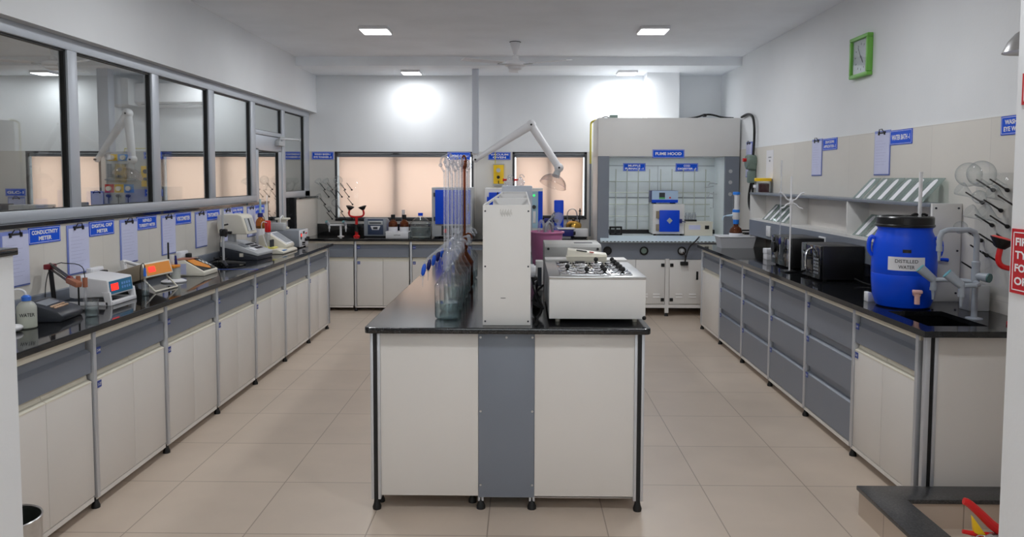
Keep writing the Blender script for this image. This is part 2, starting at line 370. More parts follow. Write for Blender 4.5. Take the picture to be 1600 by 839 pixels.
# ---- glass partition
fr = MB()
def rail(y0, y1, z0, z1, d=0.03): fr.box(XP-d, y0, z0, XP+d, y1, z1, 0.004)
rail(3.0, 9.80, 2.418, 2.49, 0.034); rail(3.0, 7.83, 1.394, 1.458, 0.034)
for y0, y1 in ((4.60, 4.70), (5.645, 5.755), (6.665, 6.785), (7.70, 7.83)): rail(y0, y1, 1.44, 2.43)
rail(2.96, 3.06, 1.394, 2.49); rail(8.69, 8.80, 0, 2.43, 0.032); rail(7.74, 7.835, 0, 1.40, 0.03)
rail(9.59, 9.80, 1.40, 2.43); rail(8.80, 9.80, 1.405, 1.478); rail(7.83, 8.69, 2.10, 2.145)
struct('trim_6', fr, M_FRAME)
panes = [(3.06, 4.60, 1.458, 2.418), (4.70, 5.645, 1.458, 2.418), (5.755, 6.665, 1.458, 2.418), (6.785, 7.70, 1.458, 2.418),
         (7.835, 8.69, 2.145, 2.418), (8.80, 9.59, 1.478, 2.418)]
for i, (y0, y1, z0, z1) in enumerate(panes):
    g = MB(); t = 0.011
    for a, b, c, d in ((y0, y1, z0, z0+t*0.5), (y0, y1, z1-t, z1), (y0, y0+t*0.3, z0, z1), (y1-t*1.5, y1, z0, z1)): g.box(XP-0.012, a, c, XP+0.016, b, d)
    w = struct('window_%d' % (i+1), g, M_GASK)
    MB().box(XP-0.003, y0+0.002, z0+0.003, XP+0.003, y1-0.002, z1-0.003).build('pane', G_PANE, w)
# door in the partition
dl = MB(); X0, X1 = XP-0.022, XP+0.022
dl.box(X0, 7.84, 1.935, X1, 8.685, 2.095, 0.003).box(X0, 7.84, 0.02, X1, 8.685, 0.22, 0.003).box(X0, 7.84, 0.2, X1, 7.93, 1.95, 0.003).box(X0, 8.585, 0.2, X1, 8.685, 1.95, 0.003)
door = struct('door_1', dl, M_FRAME)
g = MB()
for a, b, c, d in ((7.93, 8.585, 1.925, 1.937), (8.572, 8.587, 0.22, 1.935), (7.928, 7.934, 0.22, 1.935)): g.box(XP-0.012, a, c, XP+0.018, b, d)
g.build('glazing_bead', M_GASK, door)
MB().box(XP-0.003, 7.932, 0.22, XP+0.003, 8.583, 1.93).build('pane', G_PANE, door)
c = MB().box(XP+0.022, 8.45, 2.00, XP+0.075, 8.66, 2.055, 0.005).box(XP+0.03, 8.50, 2.055, XP+0.06, 8.55, 2.075)
c.tube([(XP+0.05, 8.53, 2.078), (XP+0.18, 8.86, 2.085)], 0.011).tube([(XP+0.18, 8.86, 2.085), (XP+0.05, 8.55, 2.098)], 0.008)
c.cyl(0.016, (XP+0.18, 8.86, 2.07), (XP+0.18, 8.86, 2.10))
c.build('door_closer', M_LGREY, door)
MB().tube([(XP+0.022, 8.63, 1.20), (XP+0.06, 8.63, 1.20), (XP+0.06, 8.63, 0.95), (XP+0.022, 8.63, 0.95)], 0.01).build('door_handle', M_LGREY, door)

# ---- windows in the back wall, each with its roller blind
for i, (x0, x1, z0, z1) in enumerate(WIN):
    f = MB(); t = 0.03
    f.box(x0, YB-0.004, z0, x0+t, YB+0.16, z1).box(x1-t, YB-0.004, z0, x1, YB+0.16, z1).box(x0, YB-0.004, z1-0.024, x1, YB+0.16, z1).box(x0, YB+0.03, z0, x1, YB+0.16, z0+0.03)
    mx = x0 + (x1-x0)*(0.43 if i == 0 else 0.5)
    f.box(mx-0.04, YB+0.09, z0, mx+0.04, YB+0.15, z1)
    w = struct('window_%d' % (i+7), f, M_BRONZE)
    MB().box(x0-0.0, YB-0.02, z0-0.012, x1, YB+0.03, z0+0.004).build('sill', M_GRAN, w)
    MB().box(x0+t, YB+0.12, z0+0.03, mx-0.04, YB+0.126, z1-0.022).box(mx+0.04, YB+0.12, z0+0.03, x1-t, YB+0.126, z1-0.022).build('pane', G_PANE, w)
    place = ['wide window behind the sink and glass carboy', 'window beside the fume hood', 'window past the glass partition nearest the door', 'window past the leftmost partition pane'][i]
    b = thing('roller_blind', 'peach roller blind drawn down over the ' + place, 'blind', ((x0+x1)/2, YB+0.05, z1-0.026), 0, 'peach roller blinds on the back wall')
    hw = (x1-x0)/2-0.046; hh = z1-z0-0.055
    sh = MB().box(-hw, -0.001, -hh, hw, 0.001, -0.02).build('blind_fabric', M_BLIND, b)
    MB().cyl(0.022, (-hw-0.03, 0.0, -0.022), (hw+0.03, 0.0, -0.022), 14).build('roller_tube', M_MGREY, b)
    MB().box(-hw, -0.008, -hh-0.012, hw, 0.008, -hh+0.006, 0.003).build('bottom_bar', M_LGREY, b)

# ------------------------------------------------------------------ ceiling lamps
def lamp(x, y, z, label, power, size=0.26):
    t = thing('ceiling_light', label, 'ceiling light', (x, y, z), 0, 'square ceiling lights')
    h = size/2
    MB().box(-h-0.012, -h-0.012, -0.028, h+0.012, h+0.012, 0, 0.008).build('housing', M_WHPL, t)
    MB().box(-h, -h, -0.034, h, h, -0.027, 0.003).build('diffuser', M_LAMP, t)
    L = bpy.data.lights.new('lamp_light', 'AREA'); L.shape = 'SQUARE'; L.size = size; L.energy = power; L.color = LAMP_COL
    o = bpy.data.objects.new('lamp_light', L); o.location = (0, 0, -0.04); COL.objects.link(o); o.parent = t
lamp(-1.42, 7.35, ZC, 'square lit ceiling light left of the fan, in front of the beam', LAMP_W)
lamp(1.25, 7.35, ZC, 'square lit ceiling light right of the fan, in front of the beam', LAMP_W)
lamp(-1.39, 9.50, ZS, 'square lit ceiling light close to the back wall above the wide window', BACK_W, 0.22)
lamp(1.30, 9.52, ZS, 'square lit ceiling light beside the white pillar above the fume hood', BACK_W*1.25, 0.22)
lamp(-6.05, 9.55, ZS, 'square lit ceiling light seen through the leftmost glass pane', BACK_W*0.55, 0.22)
lamp(-4.0, 9.3, ZS, 'square ceiling light past the partition above the air conditioner', BACK_W*0.7, 0.22)
for x, y in ((-1.42, 4.7), (1.25, 4.7), (-1.42, 2.0), (1.25, 2.0), (-1.42, -0.7), (1.25, -0.7)):  # unseen lamps added as overhead fill, repeating the visible pair
    lamp(x, y, ZC, 'square fill ceiling light added out of view over the camera end', LAMP_W)
for x, y in ((-6.0, 6.6), (-4.2, 6.6), (-6.0, 3.5)):
    lamp(x, y, ZC, 'square lit ceiling light inside the neighbouring room', LAMP_W*0.75)

# ceiling fans
def fan(x, y, label, rot):
    t = thing('ceiling_fan', label, 'ceiling fan', (x, y, ZC), rot)
    MB().lathe([(0, 0), (0.055, 0), (0.052, -0.02), (0.018, -0.13), (0, -0.13)]).build('canopy_cone', M_FAN, t)
    MB().lathe([(0, 0.001), (0.06, 0.001), (0.06, -0.006), (0, -0.006)]).build('mounting_plate', M_CHAR, t)
    MB().cyl(0.012, (0, 0, -0.12), (0, 0, -0.2)).build('down_rod', M_FAN, t)
    MB().lathe([(0, -0.14), (0.03, -0.145), (0.04, -0.19), (0.055, -0.2), (0.10, -0.21), (0.115, -0.235), (0.11, -0.25), (0.08, -0.26), (0.07, -0.285), (0.03, -0.30), (0, -0.30)]).build('motor', M_FAN, t)
    for k in range(3):
        a = k*2*PI/3; M = RZ(a)
        b = MB().prism([(0.17, -0.045), (0.62, -0.06), (0.63, 0.05), (0.17, 0.045)], 'z', -0.236, -0.230, M=M @ T3(0, 0, 0) @ RX(0.12))
        bl = b.build('blade', M_FAN, t)
        MB().box(0.09, -0.022, -0.245, 0.2, 0.022, -0.238, M=M).build('blade_bracket', M_LGREY, bl)
fan(-0.08, 8.05, 'white three bladed ceiling fan hanging before the beam', -PI/6)
fan(-5.0, 8.05, 'white ceiling fan seen through the glass partition', -PI/6)
# ------------------------------------------------------------------ bench cabinets
def bench_unit(label, loc, rz, w, d, kind, group, tags=(), top=0.893, end=False, first=True, skip_post=False):
    """one base cabinet; local front at y=0 facing -Y, x from 0 to w"""
    S = 0.021
    loc = (loc[0]-S*math.cos(rz), loc[1]-S*math.sin(rz), 0)
    t = thing('base_cabinet', label, 'cabinet', loc, rz, group)
    k = top/0.893; g = 0.012
    c = MB().box(g, 0.03, 0.05, 0.03, d, top-0.01).box(w-0.03, 0.03, 0.05, w-g, d, top-0.01).box(g, d-0.02, 0.05, w-g, d, top-0.01)
    c.box(g, 0.0, 0.045*k, w-g, d, 0.068*k)
    c.build('carcass', M_CAB, t)
    x0, x1 = S+0.016, w-0.004 if not end else w-S-0.016
    MB().box(S, -0.002, 0.853*k, w, 0.03, 0.889*k).build('top_rail', M_EDGE, t)
    def drawer(z0, z1):
        rec = min(0.055, (z1-z0)*0.45)
        # a face with a finger recess along its top, bent from one sheet
        m = MB().prism([(0.0, z0), (0.018, z0), (0.044, z1-0.004), (0.026, z1-0.004), (0.026, z1-rec+0.012), (0.004, z1-rec), (0, z1-rec-0.003)], 'x', x0, x1+0.0)
        return m.build('drawer', M_GREY, t)
    def door(a, b, z0, z1):
        o = MB().box(a, 0, z0, b, 0.018, z1-0.046, 0.0015).build('door', M_CAB, t)
        MB().prism([(-0.001, z1-0.046), (0.018, z1-0.046), (0.03, z1-0.034), (0.036, z1), (0.028, z1), (0.022, z1-0.03), (-0.001, z1-0.040)], 'x', a, b).build('handle_lip', M_EDGE, o)
    if kind == 'doors' or kind == 'single':
        drawer(0.688*k, 0.848*k)
        zs = (0.072*k, 0.684*k)
        if kind == 'doors':
            mid = (x0+x1)/2; door(x0, mid-0.0015, *zs); door(mid+0.0015, x1, *zs)
        else: door(x0, x1, *zs)
    else:
        drawer(0.630*k, 0.848*k); drawer(0.372*k, 0.624*k); drawer(0.076*k, 0.366*k)
    posts = [] if skip_post else [S]
    if end: posts.append(w-S)
    for px in posts:
        p = MB().box(px-0.0125, -0.008, 0.055, px+0.0125, 0.03, top-0.004, 0.002)
        o = p.build('post', M_ALU, t)
        MB().lathe([(0, 0), (0.021, 0), (0.021, 0.012), (0.013, 0.03), (0.011, 0.056), (0, 0.056)], (px, 0.012, 0), 14).build('foot', M_BLACK, o)
        MB().lathe([(0, 0), (0.021, 0), (0.021, 0.012), (0.013, 0.03), (0.011, 0.056), (0, 0.056)], (px, d-0.06, 0), 14).build('foot', M_BLACK, o)
    for (txt, tz) in tags:
        tg = MB().box(x0+0.006, -0.003, tz-0.017, x0+0.042, 0.0008, tz+0.017).build('number_tag', M_TAG, t)
        MB().text(txt, 0.028, 0.014, T3(x0+0.024, -0.0032, tz)).build('lettering', M_LET, tg)
    return t
GL, GB, GR, GI = 'cabinets under the left bench', 'cabinets under the back bench', 'cabinets under the right bench', 'cabinets under the island bench'
XL = -2.112
left_what = ['nearest the low entrance wall, under the dark meter', 'below the white meter with red digits', 'below the tilted tan meter', 'under the beige wedge meter',
             'under the retort stand with cables', 'below the viscometer with cream head', 'below the cream titrator', 'at the far end of the left bench by the door']
for i in range(8):
    y = 3.642 + 0.75*(i-1)
    w = 0.75
    tg = [] if i == 0 else [('D-0%d' % (3+i), 0.785), ('S-%d' % (28-i if i < 3 else 20+i), 0.615)]
    l = 'cream cabinet with slate drawer ' + left_what[i]
    if i == 7: w = 0.6; 
    if i == 7: continue
    bench_unit(l, (XL, y, 0), LEFT, w, 0.56, 'doors', GL, tg, end=(i == 6))
# white end panel that closes the far end
t = thing('bench_end_panel', 'cream end panel closing the far end of the left bench', 'panel', (XL, 8.153, 0), LEFT)
MB().box(0.014, 0.0, 0.06, 0.03, 0.56, 0.889).build('panel', M_CAB, t); MB().box(0.012, -0.006, 0.05, 0.016, 0.03, 0.889).build('edge_strip', M_ALU, t)

XB = [-2.80, -2.05, -1.49+0.19-0.0, -0.60, 0.15]
bx = [-2.70, -2.05, -1.365, -0.68, 0.005]; bw = [0.65, 0.685, 0.685, 0.685, 0.685]
back_what = ['under the far sink by the low tiled wall', 'under the dark blue fronted device', 'under the carboy and drying oven', 'behind the bottles on the island', 'behind the tall white rack end']
for i in range(5):
    tg = [] if i == 0 else [('D-%d' % (11+i), 0.79), ('S-%d' % (30+i), 0.60)]
    bench_unit('cream double door cabinet with slate drawer ' + back_what[i], (bx[i], 9.2, 0), BACK, bw[i], 0.62, 'doors', GB, tg, top=0.868, end=(i == 4), skip_post=(i == 0))
XRB = 1.962
rw = [('single', 'cream door cabinet with slate drawer at the far end beside the fume hood'), ('drawers', 'slate three drawer cabinet under the white tub'), ('drawers', 'slate three drawer cabinet below the small black microwave'),
      ('drawers', 'slate three drawer cabinet below the large black microwave'), ('drawers', 'slate three drawer cabinet between microwave and blue drum'), ('doors', 'cream double door cabinet with slate drawer under the blue drum and sink')]
for i, (kd, l) in enumerate(rw[::-1]):
    y0 = 3.672 + 0.754*i
    tg = [('D-%d' % (40+i), 0.785)] + ([('S-%d' % (40+i), 0.615)] if kd == 'doors' else [] if kd == 'single' else [('D-%d' % (50+i), 0.55), ('D-%d' % (60+i), 0.30)])
    if kd == 'single': tg = []
    bench_unit(l, (XRB, y0+0.754, 0), RIGHT, 0.754, 0.56, kd, GR, tg, end=(i == 0))
# right bench near end: post pair and cream end panel
t = thing('bench_end_panel', 'cream end panel closing the near end of the right bench by the granite kerb', 'panel', (XRB, 3.655, 0), 0)
MB().box(0.055, -0.018, 0.05, 0.60, 0.0, 0.889).build('panel', M_CAB, t)
MB().box(-0.006, -0.024, 0.0, 0.018, 0.004, 0.889, 0.002).box(0.038, -0.024, 0.0, 0.055, 0.002, 0.889, 0.002).build('post', M_ALU, t)
MB().box(0.018, -0.018, 0.0, 0.038, 0.002, 0.889).build('groove', M_GASK, t)

# ---- worktops
def worktop(name, label, poly, z0, z1, extra=None):
    t = thing(name, label, 'worktop', (poly[0][0], poly[0][1], z0))
    MB().prism([(x-poly[0][0], y-poly[0][1]) for x, y in poly], 'z', 0, z1-z0, 0.005).build('slab', M_GRAN, t, ang=20)
    return t
t = worktop('granite_worktop', 'polished black granite worktop along the left bench under the partition', [(-2.069, 2.9), (-2.069, 8.21), (-2.70, 8.21), (-2.70, 2.9)], 0.895, 0.925)
t = worktop('granite_worktop', 'polished black granite worktop along the back wall under the windows', [(-2.695, 9.15), (0.80, 9.15), (0.80, 9.885), (-2.695, 9.885)], 0.870, 0.900)
MB().box(0.10, 0.10, 0.0295, 0.75, 0.32, 0.0305).build('sink_bowl', M_BLKGL, t)
t = thing('backsplash', 'black granite backsplash behind the far sink', 'backsplash', (-2.695, 9.855, 0.9002))
MB().box(0, 0, 0, 1.5, 0.03, 0.14, 0.002).build('stone_strip', M_GRAN, t)
# right worktop with a sink let into it
t = thing('granite_worktop', 'polished black granite worktop with a sink along the right bench', 'worktop', (1.91, 3.56, 0.895))
L, D = 4.66, 0.66; sx0, sx1, sy0, sy1 = 0.085, 0.38, 0.13, 0.55
m = MB()
m.box(0, 0, 0, sx0, L, 0.03).box(sx1, 0, 0, D, L, 0.03).box(sx0, 0, 0, sx1, sy0, 0.03).box(sx0, sy1, 0, sx1, L, 0.03)
m.build('slab', M_GRAN, t)
m = MB().box(sx0+0.04, sy0, -0.17, sx1, sy1, -0.16).prism([(sx0, 0.004), (sx0, 0.0), (sx0+0.03, -0.04), (sx0+0.03, -0.17), (sx0+0.04, -0.17), (sx0+0.04, -0.035), (sx0+0.012, 0.004)], 'y', sy0, sy1).box(sx1, sy0, -0.17, sx1+0.01, sy1, 0.004)
m.box(sx0+0.03, sy0-0.01, -0.17, sx1, sy0, 0.004).box(sx0, sy1, -0.2, sx1, sy1+0.01, 0.004)
m.build('sink_bowl', M_BLKGL, t)
# raceway strips against the tiled walls
t = thing('socket_raceway', 'slate blue raceway strip along the back of the left bench', 'raceway', (XW, 2.95, 0.925))
MB().box(0, 0, 0, 0.03, 5.0, 0.068, 0.003).build('cover', M_GREY, t)

# ---- island
IX0, IX1, IY0, IY1 = -0.763, 0.622, 3.584, 7.50
for i in range(5):
    y = 3.70 + 0.748*i
    nm = ['nearest', 'second', 'third', 'fourth', 'farthest'][i]
    bench_unit('cream double door cabinet, %s on the left flank of the island' % nm, (IX0+0.035, y+0.748, 0), RIGHT, 0.748, 0.54, 'doors', GI, end=(i == 0))
    bench_unit('cream double door cabinet, %s on the right flank of the island' % nm, (IX1-0.035, y, 0), LEFT, 0.748, 0.54, 'doors', GI, end=(i == 4), skip_post=(i == 0))
t = thing('island_end', 'end of the island bench with two cream panels beside a slate panel', 'bench end', (-0.07, 3.655, 0))
xa, xb = -0.735+0.07, 0.591+0.07; p0, p1 = -0.144, 0.134
MB().box(xa+0.04, -0.014, 0.075, p0, 0.004, 0.889, 0.001).build('cream_panel', M_CAB, t)['label'] = 'cream left panel'
MB().box(p1, -0.014, 0.075, xb-0.04, 0.004, 0.889, 0.001).build('cream_panel', M_CAB, t)['label'] = 'cream right panel'
c = MB().box(p0+0.001, -0.012, 0.067, p1-0.001, 0.005, 0.889, 0.001).build('centre_panel', M_GREY, t); c['label'] = 'slate centre panel'
s = MB()
for x in (p0+0.012, p1-0.012, (p0+p1)/2): s.lathe([(0, -0.002), (0.006, 0), (0.005, 0.003), (0, 0.003)], (x, -0.012, 0.868), 10, axis=(0, -1, 0))
for x in (p0+0.012, p1-0.012): 
    for z in (0.13, 0.50): s.lathe([(0, -0.002), (0.006, 0), (0.005, 0.003), (0, 0.003)], (x, -0.012, z), 10, axis=(0, -1, 0))
s.build('screw', M_STEEL, t)
for x in (xa, xb):
    sg = 1 if x < 0 else -1
    p = MB().box(x-0.008, -0.02, 0.055, x+0.006, 0.02, 0.889, 0.002).box(x+0.026, -0.02, 0.055, x+0.04, 0.02, 0.889, 0.002) if sg > 0 else MB().box(x-0.006, -0.02, 0.055, x+0.008, 0.02, 0.889, 0.002).box(x-0.04, -0.02, 0.055, x-0.026, 0.02, 0.889, 0.002)
    o = p.build('corner_post', M_ALU, t)
    MB().box(min(x+0.006*sg, x+0.026*sg), -0.015, 0.05, max(x+0.006*sg, x+0.026*sg), 0.02, 0.889).build('groove', M_GASK, o)
    MB().lathe([(0, 0), (0.02, 0), (0.022, 0.012), (0.016, 0.03), (0.012, 0.056), (0, 0.056)], (x+0.016*sg, 0.0, 0), 16).build('foot', M_BLACK, o)
for x in (p0+0.012, p1-0.012):
    o = MB().box(x-0.014, 0.006, 0.04, x-0.003, 0.03, 0.889).box(x+0.003, 0.006, 0.04, x+0.014, 0.03, 0.889).build('inner_post', M_ALU, t)
    MB().lathe([(0, 0), (0.022, 0), (0.022, 0.014), (0.016, 0.028), (0.01, 0.045), (0, 0.045)], (x, 0.015, 0), 16).build('foot', M_BLACK, o)
r = 0.03
def rr(x0, y0, x1, y1, r):
    P = []
    for cx, cy, a in ((x1-r, y0+r, -90), (x1-r, y1-r, 0), (x0+r, y1-r, 90), (x0+r, y0+r, 180)):
        for k in range(5): P.append((cx+r*math.cos(math.radians(a+22.5*k)), cy+r*math.sin(math.radians(a+22.5*k))))
    return P
worktop('granite_worktop', 'polished black granite worktop with rounded corners on the island bench', rr(IX0, IY0, IX1, IY1, 0.03), 0.895, 0.925).children[0].data.materials[0] = M_GRANI
# ------------------------------------------------------------------ signs, clipboards and fittings on the walls
def sign(label, lines, loc, rz, w, h, m=None, cat='sign', group='blue equipment signs', tw=0.82, th=None):
    t = thing('wall_sign', label, cat, loc, rz, group)
    MB().box(-w/2, -0.004, -h/2, w/2, 0.0, h/2).build('board', m or M_SIGN, t)
    b = MB(); i = 0.006; s = 0.0022
    for q in ((-w/2+i, -h/2+i, w/2-i, -h/2+i+s), (-w/2+i, h/2-i-s, w/2-i, h/2-i), (-w/2+i, -h/2+i, -w/2+i+s, h/2-i), (w/2-i-s, -h/2+i, w/2-i, h/2-i)):
        b.box(q[0], -0.0048, q[1], q[2], -0.004, q[3])
    b.build('border', M_LET, t)
    L = MB(); n = len(lines); lh = (h*0.74)/n
    longest = max(len(x) for x in lines)
    for k, s_ in enumerate(lines):
        ww = w*tw*(len(s_)/longest)**0.8 if n > 1 else w*tw
        L.text(s_, ww, min(lh*0.68, h*0.36), T3(0, -0.0042, h*0.37 - lh*(k+0.5)), bold=0.035)
    L.build('lettering', M_LET, t)
    return t
def clipboard(label, loc, rz, w=0.225, h=0.30, group='clipboards on the walls', clip=True, paper=None):
    t = thing('clipboard', label, 'clipboard', loc, rz, group)
    MB().box(-w/2, -0.005, -h/2, w/2, 0, h/2, 0.002).build('backing_board', M_CLIPB, t)
    p = MB().box(-w/2+0.012, -0.008, -h/2+0.01, w/2-0.006, -0.005, h/2-0.02).build('paper_sheets', paper or M_PAPER, t)
    L = MB()
    for k in range(9): L.box(-w/2+0.03, -0.0084, h/2-0.075-k*0.021, -w/2+0.03+(w-0.06)*(0.55+0.4*((k*37) % 10)/10), -0.008, h/2-0.0735-k*0.021)
    L.build('printed_lines', mat('print_grey', (0.66, 0.67, 0.80), 0.7), p)
    c = MB().box(-0.042, -0.012, h/2-0.022, 0.042, -0.005, h/2-0.012, 0.002).box(-0.05, -0.014, h/2-0.032, -0.036, -0.005, h/2-0.008).box(0.036, -0.014, h/2-0.032, 0.05, -0.005, h/2-0.008)
    c.tube([(-0.035, -0.013, h/2-0.014), (-0.02, -0.018, h/2+0.008), (0.02, -0.018, h/2+0.008), (0.035, -0.013, h/2-0.014)], 0.003)
    c.build('spring_clip', M_BLKPL, t)
    return t
XS = XW + 0.0005
left_signs = [(('CONDUCTIVITY', 'METER'), 4.21), (('DIGITAL ORP', 'METER'), 4.79), (('NEPHELO', 'TURBIDITY METER'), 5.37), (('VISCOMETER',), 5.95), (('TINTOMETER',), 6.53), (('KARL FISCHER', 'TITRATOR'), 7.10), (('pH METER',), 7.70)]
for lines, y in left_signs:
    sign('blue sign lettered ' + ' '.join(lines) + ' on the left wall below the partition', lines, (XS, y, 1.32), LEFT, 0.285, 0.092)
near = ['left of the CONDUCTIVITY METER sign', 'between the CONDUCTIVITY and DIGITAL ORP signs', 'between the DIGITAL ORP and TURBIDITY signs', 'between the TURBIDITY and VISCOMETER signs',
        'between the VISCOMETER and TINTOMETER signs', 'right of the TINTOMETER sign', 'right of the KARL FISCHER sign']
for k, y in enumerate((3.955, 4.525, 5.115, 5.695, 6.28, 6.85, 7.455)):
    clipboard('lilac sheets on a clipboard ' + near[k], (XS, y, 1.208), LEFT)
sign('blue sign lettered WASH BASIN EYE WASHER -2 beside the wide window', ('WASH BASIN /', 'EYE WASHER -2'), (-2.622, YB-0.003, 1.932), BACK, 0.285, 0.10)
sign('blue sign lettered WASH BASIN EYE WASHER -1 seen through the narrow side pane', ('WASH BASIN /', 'EYE WASHER -1'), (-3.03, YB-0.003, 1.932), BACK, 0.26, 0.10)
sign('blue sign lettered DRYING OVEN-1 between the two back windows', ('DRYING OVEN-1',), (-0.832, YB-0.003, 1.93), BACK, 0.30, 0.10)
sign('blue sign lettered VACUUM OVEN above the yellow control box', ('VACUUM', 'OVEN'), (-0.302, YB-0.003, 1.932), BACK, 0.29, 0.098)
sign('blue sign lettered DRAW DOWN APPLICATOR-1 on the right wall', ('DRAW DOWN', 'APPLICATOR -1'), (XR-0.0005, 6.37, 1.935), RIGHT, 0.29, 0.098)
sign('blue sign lettered WATER BATH -1 on the right wall', ('WATER BATH -1',), (XR-0.0005, 5.185, 1.93), RIGHT, 0.30, 0.10)
sign('blue WASH BASIN sign half hidden by the entrance wall', ('WASH BASIN /', 'EYE WASHER -1'), (XR-0.0005, 3.965, 1.93), RIGHT, 0.29, 0.10)
clipboard('lilac sheets on a clipboard left of the DRAW DOWN sign', (XR-0.0005, 6.64, 1.83), RIGHT, 0.225, 0.32)
clipboard('lilac sheets on a clipboard left of the WATER BATH sign', (XR-0.0005, 5.445, 1.83), RIGHT, 0.235, 0.32)
clipboard('lilac sheets on a clipboard between fume hood and grey-green switch', (XR-0.0005, 8.62, 1.86), RIGHT, 0.225, 0.40)
t = thing('paper_notice', 'white paper notice taped on the right tiles above the yellow lidded jar', 'notice', (XR-0.0005, 7.90, 1.79), RIGHT)
MB().box(-0.11, -0.002, -0.15, 0.11, 0, 0.15).build('sheet', M_PAPERW, t)
MB().box(-0.045, -0.0026, 0.07, 0.045, -0.002, 0.082).box(-0.02, -0.0026, 0.03, 0.02, -0.002, 0.05).build('printed_lines', M_MGREY, t)
# red signs on the entrance wall
XE = 1.612-0.0005
def redsign(label, lines, y0, y1, z0, z1, tw, th):
    t = thing('safety_sign', label, 'sign', (XE, y1, (z0+z1)/2), RIGHT, 'red safety signs')
    w = y1-y0; h = z1-z0
    MB().box(0, -0.004, -h/2, w, 0, h/2).build('board', M_SIGNR, t)
    b = MB(); i, s = 0.01, 0.003
    for q in ((i, -h/2+i, w-i, -h/2+i+s), (i, h/2-i-s, w-i, h/2-i), (i, -h/2+i, i+s, h/2-i), (w-i-s, -h/2+i, w-i, h/2-i)): b.box(q[0], -0.0048, q[1], q[2], -0.004, q[3])
    b.build('border', M_LET, t)
    L = MB(); n = len(lines); lh = (h-0.04)/n; longest = max(len(x) for x in lines)
    for k, s_ in enumerate(lines):
        if th == 'left': ww = 0.0225*len(s_)*tw; cx = 0.022+ww/2
        else: ww = w*0.86*(len(s_)/longist if False else len(s_)/longest); cx = w/2
        L.text(s_, ww, lh*0.62, T3(cx, -0.0042, h/2-0.02-lh*(k+0.5)), bold=0.035)
    L.build('lettering', M_LET, t)
redsign('red sign lettered FIRE EXTINGUISHER TYPE on the entrance wall', ('FIRE EXTINGUISHER', 'TYPE - ABC', 'FOR CLASS ABC', 'OF FIRE'), 2.08, 2.49, 1.275, 1.485, 1.0, 'left')
redsign('red sign lettered EMERGENCY EYE WASH high on the entrance wall', ('EMERGENCY', 'EYE WASH'), 2.15, 2.47, 1.885, 1.985, 1.0, 'mid')
# green framed clock
t = thing('wall_clock', 'lime green framed clock tilted forward high on the right wall', 'clock', (XR+0.0095, 5.815, 2.57), RIGHT)
M = RX(-0.07)
f = MB(); w, h, d, b = 0.155, 0.155, 0.045, 0.028
for q in ((-w, -h, w, -h+b), (-w, h-b, w, h), (-w, -h+b, -w+b, h-b), (w-b, -h+b, w, h-b)): f.box(q[0], -d, q[1], q[2], 0, q[3], 0.006)
f.build('frame', M_LIME, t)
fc = MB().box(-w+b-0.002, -0.02, -h+b-0.002, w-b+0.002, -0.014, h-b+0.002).build('dial', M_WHPL, t)
k = MB()
for i in range(12):
    a = i*PI/6; k.box(-0.003, -0.0212, 0.088, 0.003, -0.02, 0.104, M=RY(a))
k.box(-0.004, -0.023, -0.01, 0.004, -0.0215, 0.06, M=RY(2.5)).box(-0.003, -0.025, -0.01, 0.003, -0.0235, 0.085, M=RY(-0.55)).cyl(0.007, (0, -0.026, 0), (0, -0.02, 0))
k.build('hands_and_marks', M_INK, t)
MB().box(-w+b-0.002, -0.034, -h+b-0.002, w-b+0.002, -0.032, h-b+0.002).build('cover_glass', G_PANE, t)
# emergency shower rose
t = thing('shower_head', 'steel dome of the emergency shower cut off by the entrance wall', 'shower head', (2.02, 3.05, 2.15))
MB().lathe([(0.105, 0), (0.1, 0.012), (0.085, 0.045), (0.06, 0.075), (0.03, 0.095), (0.018, 0.1), (0.018, 0.12), (0, 0.12)], seg=32).lathe([(0, 0.012), (0.08, 0.008), (0.1, 0.002)], seg=32).build('rose', M_STEEL, t)
MB().tube([(0, 0, 0.11), (0, 0, 0.20), (0.03, 0, 0.235), (0.553, 0, 0.235)], 0.014, 12).build('supply_pipe', M_STEEL, t)

# ------------------------------------------------------------------ things on the left bench
ZB = 0.9252
def P(name, label, cat, x, y, rz=LEFT, z=ZB, group=None): return thing(name, label, cat, (x, y, z), rz, group)
# wash bottle
t = P('wash_bottle', 'frosted squeeze bottle lettered WATER with blue cap and bent spout', 'bottle', -2.365, 3.535, 0.6)
MB().lathe([(0, 0), (0.038, 0), (0.043, 0.006), (0.043, 0.09), (0.041, 0.105), (0.032, 0.12), (0.018, 0.128), (0.018, 0.136), (0, 0.136)], seg=28).build('body', G_MILK, t)
MB().lathe([(0, 0.003), (0.040, 0.003), (0.041, 0.052), (0, 0.052)], seg=28).build('water_fill', mat('cloudy_water', (0.78, 0.80, 0.72), 0.4), t)
MB().lathe([(0.021, 0.132), (0.021, 0.15), (0.012, 0.158), (0, 0.16)], seg=20).build('cap', mat('cap_blue', (0.22, 0.45, 0.85), 0.35), t)
MB().tube([(0, 0, 0.155), (-0.004, 0, 0.175), (-0.025, 0, 0.19), (-0.06, 0, 0.186), (-0.085, 0, 0.16)], [0.006, 0.003], 8, smooth=2).build('spout', M_WHPL, t)
MB().text('WATER', 0.062, 0.017, T3(0, -0.0445, 0.068)).build('lettering', M_INK, t)
t = P('cable_end', 'white rounded plug end lying by the low entrance wall', 'plug', -2.36, 3.44, LEFT)
MB().ball(0.028, (0, 0, 0.018), sc=(1.6, 1, 0.64)).tube([(-0.04, 0, 0.012), (-0.1, 0.01, 0.006), (-0.2, 0.02, 0.006)], 0.005).build('plug_body', M_WHPL, t)
